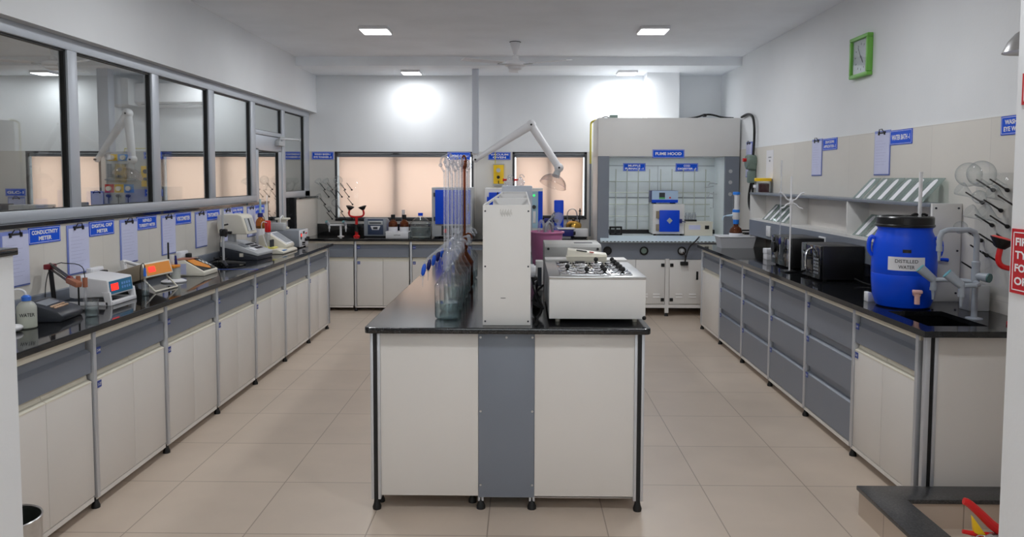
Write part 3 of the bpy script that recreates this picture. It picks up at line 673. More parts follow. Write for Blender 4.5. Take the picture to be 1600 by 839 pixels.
# dark bench meter with electrode arm
t = P('bench_meter', 'charcoal bench meter with sloping keypad beside the WATER bottle', 'meter', -2.40, 3.775, LEFT+0.12)
pr = [(-0.10, 0), (0.10, 0), (0.095, 0.088), (0.06, 0.096), (-0.085, 0.052), (-0.108, 0.03)]
MB().prism(pr, 'x', -0.115, 0.115, 0.008).build('housing', M_CHAR, t)
Ms = T3(0, -0.012, 0.0745) @ RX(math.atan2(0.044, 0.145))
MB().box(-0.07, 0.0, 0.0, 0.07, 0.055, 0.003, M=Ms).build('display', M_MGREY, t)
k = MB()
for i in range(7):
    for j in range(2): k.box(-0.068+i*0.02, -0.045+j*0.018, 0.0, -0.053+i*0.02, -0.034+j*0.018, 0.005, M=Ms)
k.build('keypad', mat('key_cream', (0.86, 0.72, 0.6), 0.5), t)
t = P('electrode_holder', 'black articulated electrode arm with dark red joints over the charcoal meter', 'electrode holder', -2.63, 4.17, LEFT)
MB().box(-0.045, -0.035, 0, 0.045, 0.035, 0.012, 0.004).build('base_plate', M_WHPL, t)
MB().tube([(0.0, 0.0, 0.01), (-0.012, 0.01, 0.225)], 0.012, 12).build('upright', M_BLKPL, t)
MB().box(-0.045, -0.01, 0.205, 0.02, 0.03, 0.235, 0.006).build('top_joint', M_DRED, t)
a0, a1 = Vector((-0.01, 0.01, 0.222)), Vector((-0.27, -0.255, 0.182))
MB().tube([a0+Vector((0, 0, 0.012)), a1+Vector((0, 0, 0.012))], 0.008).tube([a0-Vector((0, 0, 0.012)), a1-Vector((0, 0, 0.012))], 0.008).build('parallel_bars', M_BLKPL, t)
MB().tube([a0+Vector((-0.005, 0, 0)), a1+Vector((-0.005, 0, 0))], 0.004).build('rod', M_CHROME, t)
MB().ball(0.02, a1, sc=(1, 1, 1.1)).build('end_joint', M_DRED, t)
cl = MB().box(-0.022, -0.095, -0.016, 0.012, 0.0, 0.014, 0.006, M=T3(*a1) @ RZ(-0.5) @ RX(0.2)).cyl(0.012, a1+Vector((0.01, -0.075, -0.04)), a1+Vector((0.01, -0.075, 0.01))).cyl(0.011, a1+Vector((0.0, -0.045, -0.03)), a1+Vector((0.0, -0.045, 0.02)))
cl.build('probe_clamp', M_TERRA, t)
MB().cyl(0.0045, a1+Vector((0.0, -0.045, -0.155)), a1+Vector((0.0, -0.045, -0.03)), 10).build('probe', M_BLKPL, t)
MB().cyl(0.006, a1+Vector((0.01, -0.075, -0.15)), a1+Vector((0.01, -0.075, -0.03)), 10).build('glass_electrode', G_TUBE, t)
MB().tube([a1+Vector((0.01, -0.075, 0.01)), a1+Vector((0.02, -0.06, 0.08)), a1+Vector((-0.02, 0.03, 0.09)), a1+Vector((0.10, 0.10, 0.08)), (0, 0.02, 0.22), (-0.03, 0.03, 0.12), (-0.05, 0.02, 0.012)], 0.0025, 6, smooth=2).tube([(0, 0.02, 0.22), (0.05, 0.03, 0.14), (0.04, 0.02, 0.012)], 0.0022, 6, smooth=2).build('probe_cable', M_BLACK, t)
def beaker(label, x, y, r, h, fill, rz=0, z=ZB):
    t = P('beaker', label, 'beaker', x, y, rz, z)
    MB().lathe([(0, 0.001), (r-0.002, 0.001), (r, 0.005), (r, h-0.004), (r+0.003, h), (r-0.0015, h), (r-0.0015, 0.005), (0, 0.003)], seg=28).build('glass_wall', G_LAB, t)
    if fill: MB().lathe([(0, 0.0035), (r-0.002, 0.0035), (r-0.002, fill), (0, fill)], seg=28).build('liquid', G_WATER, t)
    return t
beaker('glass beaker of water under the electrode arm probes', -2.235, 3.852, 0.032, 0.085, 0.045)
# white conductivity meter
t = P('conductivity_meter', 'white wedge meter with red digits on a blue panel', 'meter', -2.43, 4.295, LEFT)
pr = [(-0.115, 0.052), (-0.105, 0.142), (0.08, 0.165), (0.11, 0.15), (0.11, 0.045), (0.08, 0.038)]
MB().prism(pr, 'x', -0.135, 0.135, 0.006).build('housing', M_WHPL, t)
b = MB()
for x in (-0.13, 0.13):
    b.prism([(-0.13, 0.0), (-0.10, 0.0), (-0.075, 0.075), (-0.12, 0.075)], 'x', x-0.009, x+0.009, 0.002).box(x-0.009, -0.11, 0, x+0.009, 0.12, 0.02, 0.002)
b.box(-0.13, -0.135, 0.0, 0.13, -0.105, 0.022, 0.004)
b.box(-0.02, 0.07, 0.0, 0.02, 0.10, 0.05)
b.build('tilt_stand', M_WHPL, t)
Ms = T3(0, -0.1105, 0.097) @ RX(-math.atan2(0.010, 0.09))
MB().box(-0.118, -0.004, -0.036, 0.118, 0.004, 0.036, M=Ms).build('front_panel', M_TEAL, t)
MB().box(-0.108, -0.006, -0.018, -0.035, -0.003, 0.02, M=Ms).build('red_display', M_LED, t)
k = MB()
for i in range(4):
    for j in range(2): k.box(0.0+i*0.026, -0.0055, -0.018+j*0.022, 0.018+i*0.026, -0.003, -0.004+j*0.022, M=Ms)
k.build('keypad', M_SKY, t)
def socket(label, y, z, plug=True, x=-2.67, rz=LEFT):
    t = P('wall_socket', label, 'socket', x, y, rz, z)
    MB().box(-0.07, -0.034, -0.042, 0.07, 0, 0.042, 0.006).build('socket_box', M_WHPL, t)
    MB().box(-0.062, -0.038, -0.035, 0.062, -0.032, 0.035, 0.003).build('face_plate', M_PAPERW, t)
    MB().box(-0.05, -0.042, -0.012, -0.03, -0.036, 0.012, 0.002).build('rocker_switch', M_WHPL, t)
    if plug:
        MB().box(0.005, -0.075, -0.022, 0.048, -0.038, 0.022, 0.007).tube([(0.026, -0.07, -0.01), (0.028, -0.085, -0.04), (0.035, -0.05, -0.085)], 0.004, 6, smooth=1).build('black_plug', M_BLACK, t)
    return t
socket('white socket box with black plug behind the white wedge meter', 4.62, 1.045)
socket('white socket box with black plug behind the beige meter', 5.82, 1.03)
socket('white socket box with black plug behind the retort stand', 6.80, 0.985)
# white probe arm
t = P('probe_holder', 'white folding probe arm reaching over from behind the tan meter', 'electrode holder', -2.625, 4.93, LEFT)
MB().box(-0.05, -0.04, 0, 0.05, 0.04, 0.014, 0.004).build('base_plate', M_WHPL, t)
MB().prism([(-0.02, 0.01), (0.018, 0.01), (-0.012, 0.155), (-0.045, 0.155)], 'y', -0.013, 0.013, 0.003).build('upright', M_WHPL, t)
MB().tube([(-0.045, 0, 0.165), (-0.01, 0, 0.165), (0.16, -0.05, 0.105), (0.20, -0.07, 0.107)], 0.012, 10).build('arm', M_WHPL, t)
m = MB().cyl(0.007, (-0.03, -0.014, 0.15), (-0.03, 0.014, 0.15), 10)
for q in (0.05, 0.08): m.cyl(0.006, (0.005-q*0.2, -0.014, 0.03+q), (0.005-q*0.2, 0.014, 0.03+q), 10)
m.build('pivot', M_LGREY, t)
t = beaker('slim glass beaker holding a blue capped probe by the tan meter', -2.295, 4.528, 0.021, 0.075, 0.03)
pb = P('probe', 'blue capped glass probe standing in the slim beaker', 'probe', -2.295, 4.528, 0, ZB+0.0045)
MB().cyl(0.006, (0, 0, 0), (0.002, -0.004, 0.13), 10).build('glass_stem', G_TUBE, pb)
MB().cyl(0.0085, (0.002, -0.004, 0.115), (0.003, -0.006, 0.165), 12, 0.007).build('blue_cap', mat('cap_blue', (0.22, 0.45, 0.85), 0.35), pb)
MB().cyl(0.004, (0.003, -0.006, 0.165), (0.003, -0.006, 0.18), 8).tube([(0.003, -0.006, 0.178), (-0.01, 0.0, 0.20), (-0.05, 0.04, 0.16), (-0.08, 0.10, 0.06)], 0.0022, 6, smooth=2).build('cable', M_BLACK, pb)
# tan meter on a wire foot
t = P('digital_meter', 'tan box meter tilted up on a wire foot with orange face', 'meter', -2.44, 4.78, LEFT-0.12)
M = T3(0, 0, 0.075) @ RX(-0.30)
MB().box(-0.145, -0.12, -0.02, 0.145, 0.16, 0.075, 0.006, M=M).build('housing', M_TAN, t)
MB().box(-0.145, -0.126, -0.018, 0.145, -0.118, 0.075, 0.004, M=M).build('bezel', M_CREAM, t)
MB().box(-0.13, -0.1285, -0.008, 0.13, -0.124, 0.065, M=M).build('orange_panel', M_ORANGE, t)
MB().box(-0.105, -0.131, 0.012, -0.04, -0.127, 0.046, M=M).build('red_display', M_LED, t)
MB().tube([(-0.12, -0.09, 0.08), (-0.12, -0.165, 0.007), (0.12, -0.165, 0.007), (0.12, -0.09, 0.08)], 0.006).build('wire_foot', M_CREAM, t)
MB().box(-0.12, 0.11, 0, 0.12, 0.15, 0.05, 0.004).build('rear_foot', M_BLKPL, t)
# electrode stand with vial
t = P('electrode_stand', 'white round footed electrode stand with tall black rod and orange clip', 'electrode holder', -2.40, 5.13, LEFT)
MB().lathe([(0, 0), (0.08, 0), (0.083, 0.008), (0.06, 0.018), (0, 0.02)], seg=32).build('round_base', M_WHPL, t)
MB().cyl(0.006, (-0.03, 0.02, 0.018), (-0.03, 0.02, 0.275), 10).build('rod', M_BLKPL, t)
MB().box(-0.045, -0.025, 0.098, 0.055, 0.028, 0.118, 0.006).build('clip_arm', M_ORANGE, t)
MB().lathe([(0, 0.02), (0.03, 0.02), (0.03, 0.09), (0.032, 0.098), (0, 0.098)], (0.022, -0.005, 0), 20).build('sample_vessel', G_MILK, t)
MB().cyl(0.010, (0.028, -0.005, 0.118), (0.022, -0.005, 0.18), 12, 0.005).build('blue_electrode', M_NAVY, t)
MB().box(0.0, 0.0, 0.118, 0.014, 0.03, 0.185, 0.004).build('white_electrode', M_WHPL, t)
# beige wedge meter
t = P('wedge_meter', 'beige wedge shaped meter with orange and black keypad', 'meter', -2.47, 5.56, LEFT)
MB().prism([(-0.15, 0.0), (0.13, 0.0), (0.13, 0.10), (0.0, 0.115), (-0.15, 0.03)], 'x', -0.125, 0.125, 0.005).build('housing', M_CREAM, t)
sl = math.atan2(0.085, 0.15); Ms = T3(0, -0.075, 0.0735) @ RX(sl)
MB().box(-0.105, -0.075, 0, 0.105, 0.075, 0.003, M=Ms).build('keypad_panel', M_BLKPL, t)
MB().prism([(-0.10, 0.0), (-0.10, 0.07), (0.0, 0.07), (0.06, -0.04), (0.03, -0.07)], 'z', 0.003, 0.0045, M=Ms).build('orange_overlay', M_ORANGE, t)
k = MB()
for i in range(3):
    for j in range(2): k.box(0.05+i*0.018, 0.0+j*0.03-i*0.02, 0.003, 0.063+i*0.018, 0.02+j*0.03-i*0.02, 0.006, M=Ms)
k.build('keys', M_WHPL, t)
MB().box(-0.10, -0.02, 0.115, 0.06, 0.09, 0.117).build('top_label', M_TERRA, t)
MB().box(-0.1265, -0.02, 0.012, -0.125, 0.11, 0.09).build('side_label', M_PAPER, t)
# retort stand with clamp
t = P('retort_stand', 'grey rod retort stand with black boss clamp and tripod foot', 'retort stand', -2.44, 6.10, LEFT)
b = MB()
for a in (-2.6, -1.1, 0.9): b.tube([(0, 0, 0.03), (0.08*math.cos(a), 0.08*math.sin(a), 0.022), (0.17*math.cos(a), 0.17*math.sin(a), 0.010)], [0.017, 0.010], 8)
b.build('tripod_foot', M_BLKPL, t)
MB().cyl(0.009, (0, 0, 0.02), (0, 0, 0.46), 12).build('rod', M_LGREY, t)
c = MB().box(-0.022, -0.03, 0.24, 0.03, 0.025, 0.30, 0.01).cyl(0.006, (-0.06, 0, 0.285), (-0.02, 0, 0.285)).cyl(0.012, (0.0, -0.04, 0.27), (0.0, -0.07, 0.27)).cyl(0.012, (0.02, 0.0, 0.255), (0.055, 0.0, 0.24)).cyl(0.007, (0.0, 0, 0.33), (0.05, -0.02, 0.335))
c.build('boss_clamp', M_BLACK, t)
MB().tube([(-0.025, 0, 0.29), (-0.05, 0.01, 0.20), (-0.06, 0.0, 0.10), (-0.075, 0.02, 0.02)], 0.0025, 6, smooth=2).build('cable', M_BLACK, t)
t = P('cable_tangle', 'tangle of black cables and plugs on the worktop by the retort stand', 'cables', -2.50, 5.80, LEFT)
rnd = random.Random(3); m = MB()
for k in range(7):
    pts = [(rnd.uniform(-0.1, 0.12), rnd.uniform(-0.09, 0.09), 0.006+rnd.uniform(0, 0.03)) for _ in range(6)]
    m.tube(pts, 0.0045, 6, smooth=3)
m.box(-0.05, -0.02, 0.0, 0.05, 0.05, 0.035, 0.008).box(0.06, -0.06, 0.0, 0.12, -0.02, 0.025, 0.006)
m.build('cables', M_BLACK, t)
t = P('cable_tangle', 'black cable bundle along the back of the bench beyond the retort stand', 'cables', -2.56, 6.36, LEFT)
m = MB()
for k in range(6):
    pts = [(rnd.uniform(-0.14, 0.12), rnd.uniform(-0.05, 0.06), 0.006+rnd.uniform(0, 0.045)) for _ in range(6)]
    m.tube(pts, 0.0045, 6, smooth=3)
m.build('cables', M_BLACK, t)
t = P('tape_strip', 'blue tape line across the left worktop before the viscometer', 'tape', -2.27, 5.85, LEFT)
MB().box(-0.006, -0.198, 0, 0.006, 0.21, 0.0008).build('tape', mat('tape_blue', (0.25, 0.45, 0.9), 0.4), t)
# viscometer with head on a stalk
t = P('viscometer', 'light grey sloping viscometer base with a cream head on a stalk', 'viscometer', -2.47, 6.66, LEFT-0.1)
MB().prism([(-0.185, 0.0), (0.16, 0.0), (0.16, 0.115), (-0.185, 0.035)], 'x', -0.155, 0.155, 0.006).build('lower_housing', M_CHAR, t)
MB().prism([(-0.19, 0.036), (0.16, 0.117), (0.16, 0.155), (0.08, 0.155), (-0.19, 0.062)], 'x', -0.158, 0.158, 0.006).build('upper_housing', M_LGREY, t)
sl = math.atan2(0.093, 0.27); Ms = T3(0, -0.05, 0.1125) @ RX(sl)
k = MB()
for i in range(4):
    for j in range(3): k.box(-0.01+i*0.032, -0.07+j*0.045, 0, 0.014+i*0.032, -0.045+j*0.045, 0.004, M=Ms)
k.build('keypad', M_CHAR, t)
MB().box(-0.12, -0.10, 0, -0.045, -0.04, 0.004, M=Ms).build('white_label', M_PAPERW, t)
MB().box(-0.12, -0.01, 0, -0.045, 0.06, 0.004, M=Ms).build('display', M_MGREY, t)
MB().box(-0.17, -0.06, 0.03, -0.1555, -0.03, 0.06).build('socket_plate', M_CREAM, t)
MB().box(-0.085, 0.06, 0.15, -0.035, 0.12, 0.235, 0.006).build('stalk', M_LGREY, t)
MB().prism([(-0.10, 0.225), (0.17, 0.225), (0.18, 0.30), (0.175, 0.395), (-0.01, 0.40), (-0.05, 0.385)], 'x', -0.16, 0.05, 0.014, M=T3(0, 0, 0)).build('head', M_CREAM, t)
Mh = T3(-0.055, -0.076, 0.305) @ RX(-math.atan2(0.05, 0.16))
MB().box(-0.07, -0.005, -0.055, 0.07, 0.004, 0.06, M=Mh).build('head_panel', M_LGREY, t)
MB().box(-0.02, -0.008, -0.05, 0.0, -0.003, 0.055, M=Mh).build('head_slot', M_CHAR, t)
# titrator
t = P('titrator', 'cream titrator with tilted square screen and yellow vial rack', 'titrator', -2.40, 7.27, LEFT)
MB().prism([(-0.16, 0.0), (0.16, 0.0), (0.16, 0.045), (-0.10, 0.045), (-0.16, 0.02)], 'x', -0.26, 0.19, 0.008).build('base', M_CREAM, t)
MB().prism([(-0.13, 0.04), (0.14, 0.04), (0.14, 0.16), (0.05, 0.185), (-0.13, 0.07)], 'x', -0.07, 0.19, 0.008).build('screen_housing', M_CREAM, t)
sl = math.atan2(0.115, 0.18); Ms = T3(0.07, -0.04, 0.1275) @ RX(sl)
MB().box(-0.105, -0.10, -0.004, 0.105, 0.10, 0.006, 0.003, M=Ms).build('screen_bezel', M_WHPL, t)
MB().box(-0.088, -0.082, 0.006, 0.088, 0.085, 0.0075, M=Ms).build('screen', M_SCREEN, t)
MB().box(-0.21, -0.155, 0.03, -0.12, -0.10, 0.034, M=T3(0, 0, 0.0) ).build('blue_label', M_SKY, t)
MB().box(-0.22, -0.06, 0.045, -0.10, 0.06, 0.062, 0.006).build('vial_tray', mat('tray_yellow', (0.86, 0.83, 0.45), 0.5), t)
v = MB()
for i in range(3): v.cyl(0.010, (-0.19+i*0.03, -0.02, 0.062), (-0.19+i*0.03, -0.02, 0.13), 10)
v.build('vials', M_CHAR, t)
MB().cyl(0.022, (-0.12, 0.03, 0.06), (-0.12, 0.03, 0.20), 16).build('reaction_vessel', G_TUBE, t)
MB().lathe([(0.026, 0.20), (0.028, 0.21), (0.028, 0.30), (0.022, 0.31), (0, 0.31)], (-0.12, 0.03, 0), 20).build('red_cap', M_RED, t)
MB().tube([(-0.12, 0.03, 0.31), (-0.12, 0.035, 0.37), (-0.11, 0.04, 0.45), (-0.07, 0.05, 0.55)], 0.004, 6, smooth=2).tube([(-0.14, 0.03, 0.29), (-0.24, 0.05, 0.31), (-0.20, 0.06, 0.20), (-0.22, 0.0, 0.05)], 0.0035, 6, smooth=2).build('tubing', M_WHPL, t)
t = P('reagent_bottle', 'amber bottle with blue cap on a white stand behind the cream titrator', 'bottle', -2.622, 7.50, LEFT)
MB().lathe([(0, 0), (0.045, 0), (0.045, 0.20), (0.042, 0.21), (0, 0.21)], seg=24).build('stand', M_WHPL, t)
MB().lathe([(0, 0.211), (0.042, 0.211), (0.046, 0.22), (0.046, 0.275), (0.037, 0.30), (0.021, 0.315), (0.021, 0.33), (0, 0.33)], seg=24).build('amber_glass', G_PALEAMB, t)
MB().lathe([(0, 0.212), (0.042, 0.212), (0.045, 0.235), (0, 0.235)], seg=24).build('dark_reagent', mat('brown_reagent', (0.22, 0.11, 0.04), 0.4), t)
MB().lathe([(0.026, 0.325), (0.026, 0.36), (0.02, 0.365), (0, 0.365)], seg=20).build('blue_cap', M_NAVY, t)
MB().cyl(0.012, (0, 0, 0.365), (0.004, 0, 0.505), 12, 0.009).build('drying_tube', mat('pale_tube', (0.66, 0.78, 0.80), 0.3), t)
MB().tube([(0.01, 0, 0.355), (0.05, -0.02, 0.33), (0.02, -0.055, 0.2), (-0.03, -0.055, 0.15)], 0.003, 6, smooth=2).build('tubing', M_BLACK, t)
# grey supply box with red LED
t = P('power_supply', 'grey box with white front, red digits and black knobs', 'instrument', -2.44, 7.78, LEFT)
MB().box(-0.15, -0.165, 0.012, 0.15, 0.19, 0.18, 0.004).build('housing', M_MGREY, t)
MB().box(-0.152, -0.172, 0.010, 0.152, -0.164, 0.182, 0.003).build('front_panel', M_WHPL, t)
MB().box(-0.12, -0.176, 0.085, -0.085, -0.171, 0.15).build('display_window', M_BLKPL, t)
MB().box(-0.115, -0.178, 0.115, -0.09, -0.175, 0.142).build('red_display', M_LED, t)
k = MB()
for x, z, r in ((0.04, 0.075, 0.017), (0.095, 0.085, 0.017), (-0.06, 0.05, 0.009), (-0.06, 0.03, 0.006)): k.cyl(r, (x, -0.172, z), (x, -0.20, z), 14)
k.box(-0.03, -0.174, 0.14, 0.02, -0.171, 0.165)
k.build('knobs', M_BLACK, t)
MB().cyl(0.006, (0.05, -0.172, 0.14), (0.05, -0.18, 0.14)).cyl(0.006, (0.085, -0.172, 0.14), (0.085, -0.18, 0.14)).build('indicator_lamps', M_RED, t)
f = MB()
for x in (-0.13, 0.13):
    for y in (-0.14, 0.16): f.cyl(0.012, (x, y, 0), (x, y, 0.013), 10)
f.build('feet', M_BLACK, t)
t = P('dosing_pump', 'small white pump block with a square plunger head on the grey box', 'pump', -2.50, 7.73, LEFT, ZB+0.182)
MB().box(-0.10, -0.07, 0, -0.01, 0.07, 0.075, 0.006).build('motor_block', M_LGREY, t)
MB().box(0.03, -0.06, 0.0, 0.12, 0.05, 0.02, 0.004).box(0.045, -0.05, 0.02, 0.105, 0.04, 0.10, 0.004).box(0.02, -0.07, 0.10, 0.13, 0.06, 0.118, 0.004).cyl(0.02, (0.075, 0, 0.118), (0.075, 0, 0.13)).cyl(0.006, (0.075, 0, 0.13), (0.075, 0, 0.15)).build('pump_head', M_CREAM, t)
MB().box(0.06, -0.053, 0.03, 0.09, -0.049, 0.085).build('scale_plate', M_MGREY, t)
MB().tube([(-0.05, -0.02, 0.07), (-0.06, -0.02, 0.12), (-0.01, -0.03, 0.15), (0.05, -0.02, 0.13), (0.06, 0, 0.118)], 0.006, 8, smooth=2).build('hose', M_WHPL, t)
# ------------------------------------------------------------------ fume hood
HX, HY = 1.727, 8.95; hw = 0.833
t = thing('fume_hood', 'tall white fume hood with slate posts and a blue FUME HOOD sign', 'fume hood', (HX, HY, 0))
MB().box(-hw, 0, 1.905, hw, 0.645, 2.356, 0.004).build('top_housing', M_POWD, t)
MB().box(-hw, 0.02, 0.70, -hw+0.02, 0.645, 1.905).build('side_panel', M_POWD, t); MB().box(hw-0.02, 0.02, 0.70, hw, 0.645, 1.905).build('side_panel', M_POWD, t)
MB().box(-hw, 0, 0.90, -0.70, 0.05, 1.905).build('front_post', M_GREY, t); MB().box(0.67, 0, 0.90, hw, 0.05, 1.905).build('front_post', M_GREY, t)
k = MB()
for z in (1.73, 1.60, 1.46): k.cyl(0.022, (0.73, -0.004, z), (0.73, 0.0, z), 20)
k.build('valve_dial', M_LGREY, t)
l = MB().box(-0.72, 0.60, 0.95, 0.72, 0.62, 2.0).box(-0.72, 0.05, 1.92, 0.72, 0.62, 1.94).box(-0.72, 0.05, 0.95, -0.70, 0.62, 1.94).box(0.69, 0.05, 0.95, 0.71, 0.62, 1.94)
l.build('liner', M_HOODIN, t)
MB().box(-0.70, 0.595, 1.395, 0.69, 0.602, 1.407).box(-0.70, 0.595, 1.80, 0.69, 0.602, 1.806).box(-0.02, 0.596, 1.40, -0.016, 0.602, 1.80).build('liner_seam', M_MGREY, t)
MB().box(-0.70, 0.06, 0.90, 0.70, 0.62, 0.95).build('work_surface', M_HOODIN, t)
MB().box(-0.70, 0.53, 0.951, 0.69, 0.598, 1.00).build('rear_trough', M_BLKPL, t)
a = MB().prism([(-0.075, 0.893), (-0.06, 0.885), (0.08, 0.955), (0.06, 0.96), (-0.075, 0.905)], 'x', -0.80, 0.80).build('airfoil_sill', mat('pale_blue_steel', (0.80, 0.86, 0.89), 0.4), t)
s = MB()
for i in range(36): s.box(-0.78+i*0.0445, -0.0775, 0.895, -0.758+i*0.0445, -0.074, 0.904)
s.build('vent_slot', M_BLACK, a)
MB().box(-hw, 0.0, 0.683, hw, 0.03, 0.893).build('socket_fascia', M_GREY, t)
for i, x in enumerate((-0.713, -0.279, 0.169, 0.60)):
    o = MB().lathe([(0, -0.004), (0.05, -0.004), (0.052, 0.012), (0.044, 0.014), (0.04, 0.004), (0, 0.004)], (x, -0.001, 0.785), 28, axis=(0, -1, 0)).build('round_socket', M_BLACK, t)
    if i: MB().lathe([(0, 0.003), (0.034, 0.003), (0.032, 0.008), (0, 0.008)], (x, -0.001, 0.785), 24, axis=(0, -1, 0)).box(x-0.006, -0.02, 0.765, x+0.006, -0.006, 0.80).build('socket_face', M_GRNGR if i < 2 else M_LGREY, o)
b = MB().box(-hw+0.01, 0.02, 0.10, hw-0.01, 0.62, 0.683).box(-hw, 0.0, 0.10, hw, 0.03, 0.14).box(-0.022, -0.004, 0.04, 0.022, 0.03, 0.69).box(-hw, 0.0, 0.04, -hw+0.04, 0.04, 0.69).box(hw-0.04, 0.0, 0.04, hw, 0.04, 0.69)
b.build('base_frame', M_POWD, t)
f = MB()
for x in (-hw+0.02, 0, hw-0.02):
    for y in (0.02, 0.58): f.lathe([(0, 0), (0.026, 0), (0.02, 0.02), (0.01, 0.05), (0, 0.05)], (x, y, 0), 12)
f.build('foot', M_BLACK, t)
for x0, x1 in ((-0.79, -0.375), (-0.37, -0.028), (0.028, 0.41), (0.415, 0.79)):
    d = MB().box(x0, -0.006, 0.150, x1, 0.02, 0.678, 0.003)
    for z in (0.26, 0.225):
        for q in (0.30, 0.72):
            xc = x0+(x1-x0)*q; d.prism([(-0.006, z), (-0.014, z), (-0.006, z+0.014)], 'x', xc-0.04, xc+0.04)
    d = d.build('door', M_POWD, t)
    hx = x1-0.025 if x1 < -0.02 and x1 > -0.1 else (x0+0.025 if 0 < x0 < 0.1 else None)
    if hx is not None:
        for z in (0.615, 0.20): MB().box(hx-0.02, -0.016, z-0.02, hx+0.02, -0.005, z+0.02, 0.004).build('hinge', M_BLACK, d)
    if x0 in (0.028,): MB().box(x1-0.065, -0.010, 0.44, x1-0.04, -0.004, 0.54, 0.002).build('latch', M_BLACK, d)
L = bpy.data.lights.new('hood_lamp', 'AREA'); L.shape = 'RECTANGLE'; L.size = 1.1; L.size_y = 0.12; L.energy = 9.0; L.color = (0.88, 0.95, 1.0)
o = bpy.data.objects.new('hood_lamp', L); o.location = (0, 0.35, 1.905); COL.objects.link(o); o.parent = t
MB().box(-0.56, 0.28, 1.908, 0.56, 0.42, 1.921).build('lamp_housing', M_WHPL, t)
# rods
r = MB()
for i in range(9): r.cyl(0.006, (-0.557+i*0.14, 0.51, 1.0), (-0.557+i*0.14, 0.51, 1.76), 8)
for z in (1.17, 1.32, 1.466, 1.606): r.cyl(0.006, (-0.65, 0.522, z), (0.62, 0.522, z), 8)
for x in (-0.557, 0.003, 0.563): r.cyl(0.006, (x, 0.51, 1.606), (x, 0.60, 1.606), 8)
r.build('lattice_rods', mat('rod_olive', (0.76, 0.78, 0.74), 0.4, 0.4), t)
g = MB().tube([(0.60, 0.42, 1.28), (0.64, 0.42, 1.28), (0.64, 0.42, 1.48)], 0.006).tube([(0.55, 0.5, 1.53), (0.66, 0.5, 1.55)], 0.006)
g.tube([(0.69, 0.45, 1.58), (0.60, 0.45, 1.59), (0.58, 0.45, 1.55)], 0.008).tube([(0.69, 0.45, 1.45), (0.60, 0.45, 1.46), (0.58, 0.45, 1.42)], 0.008)
g.build('service_taps', M_LGREY, t)
sign('blue sign lettered FUME HOOD on the hood front', ('FUME HOOD',), (HX-0.005, HY-0.0005, 1.935), BACK, 0.375, 0.097)
sign('blue sign lettered MUFFLE FURNACE-1 inside the fume hood', ('MUFFLE', 'FURNACE -1'), (1.41, HY+0.5945, 1.785), BACK, 0.28, 0.098)
sign('blue sign lettered COD DIGESTER-1 inside the fume hood', ('COD', 'DIGESTER -1'), (2.07, HY+0.5945, 1.785), BACK, 0.28, 0.098)
ZH = 0.9505
t = thing('muffle_furnace', 'white box furnace with a square blue door inside the fume hood', 'furnace', (1.775, 9.15, ZH))
MB().box(-0.19, 0.0, 0.02, 0.19, 0.28, 0.385, 0.006).build('housing', M_POWD, t)
f = MB()
for x in (-0.16, 0.16):
    for y in (0.04, 0.24): f.cyl(0.015, (x, y, 0), (x, y, 0.021), 10)
f.build('foot', M_BLACK, t)
d = MB().box(-0.115, -0.035, 0.05, 0.125, -0.002, 0.31, 0.004).build('door', M_BLUE, t)
MB().box(-0.025, -0.004, -0.025, 0.025, 0.0, 0.025, M=T3(0.005, -0.036, 0.185) @ RY(PI/4)).box(-0.002, -0.042, 0.15, 0.012, -0.036, 0.18).build('door_badge', M_LGREY, d)
MB().box(0.125, -0.045, 0.155, 0.155, -0.01, 0.205, 0.004).cyl(0.005, (0.15, -0.03, 0.18), (0.20, -0.03, 0.165)).build('latch', M_NAVY, d)
MB().box(-0.155, -0.028, 0.06, -0.115, -0.001, 0.14, 0.003).box(-0.155, -0.028, 0.21, -0.115, -0.001, 0.30, 0.003).build('hinge_block', M_TAN, t)
t = thing('digester_controller', 'blue and white controller box standing on the furnace in the fume hood', 'instrument', (1.73, 9.17, ZH+0.386))
MB().box(-0.16, 0.0, 0.014, 0.16, 0.22, 0.16, 0.005).build('housing', M_NAVY, t)
f = MB().box(-0.158, -0.004, 0.05, 0.158, 0.001, 0.158).build('front_panel', mat('panel_pale_blue', (0.72, 0.82, 0.93), 0.4), t)
MB().box(-0.07, -0.007, 0.06, 0.0, -0.003, 0.135).build('display', M_CHAR, t); MB().box(-0.07, -0.0085, 0.06, 0.0, -0.0065, 0.078).build('green_display', mat('panel_green', (0.35, 0.72, 0.45), 0.4), t)
MB().box(-0.158, -0.006, 0.014, 0.158, 0.001, 0.05).build('blue_stripe', M_BLUE, t)
MB().cyl(0.01, (0.06, -0.004, 0.075), (0.06, -0.014, 0.075)).build('knob', M_RED, t)
MB().box(-0.13, 0.02, 0, -0.10, 0.05, 0.015).box(0.10, 0.02, 0, 0.13, 0.05, 0.015).box(-0.13, 0.17, 0, -0.10, 0.2, 0.015).box(0.10, 0.17, 0, 0.13, 0.2, 0.015).build('foot', M_BLACK, t)
t = thing('cod_digester', 'cream box with a black rocker switch right of the furnace', 'instrument', (2.14, 9.15, ZH))
MB().box(-0.17, 0.0, 0.0, 0.17, 0.24, 0.165, 0.005).box(-0.172, -0.003, 0.15, 0.172, 0.242, 0.17, 0.003).build('housing', M_CREAM, t)
MB().box(0.075, -0.006, 0.08, 0.125, 0.001, 0.125, 0.002).build('rocker_switch', M_BLACK, t)
MB().box(-0.12, -0.002, 0.075, 0.02, 0.001, 0.13).build('label', M_PAPER, t)
t = thing('vial_rack', 'small rack of glass vials on the cream box in the fume hood', 'rack', (2.06, 9.24, ZH+0.171))
MB().box(-0.07, -0.03, 0, 0.07, 0.03, 0.022, 0.003).build('block', M_BLKPL, t)
v = MB()
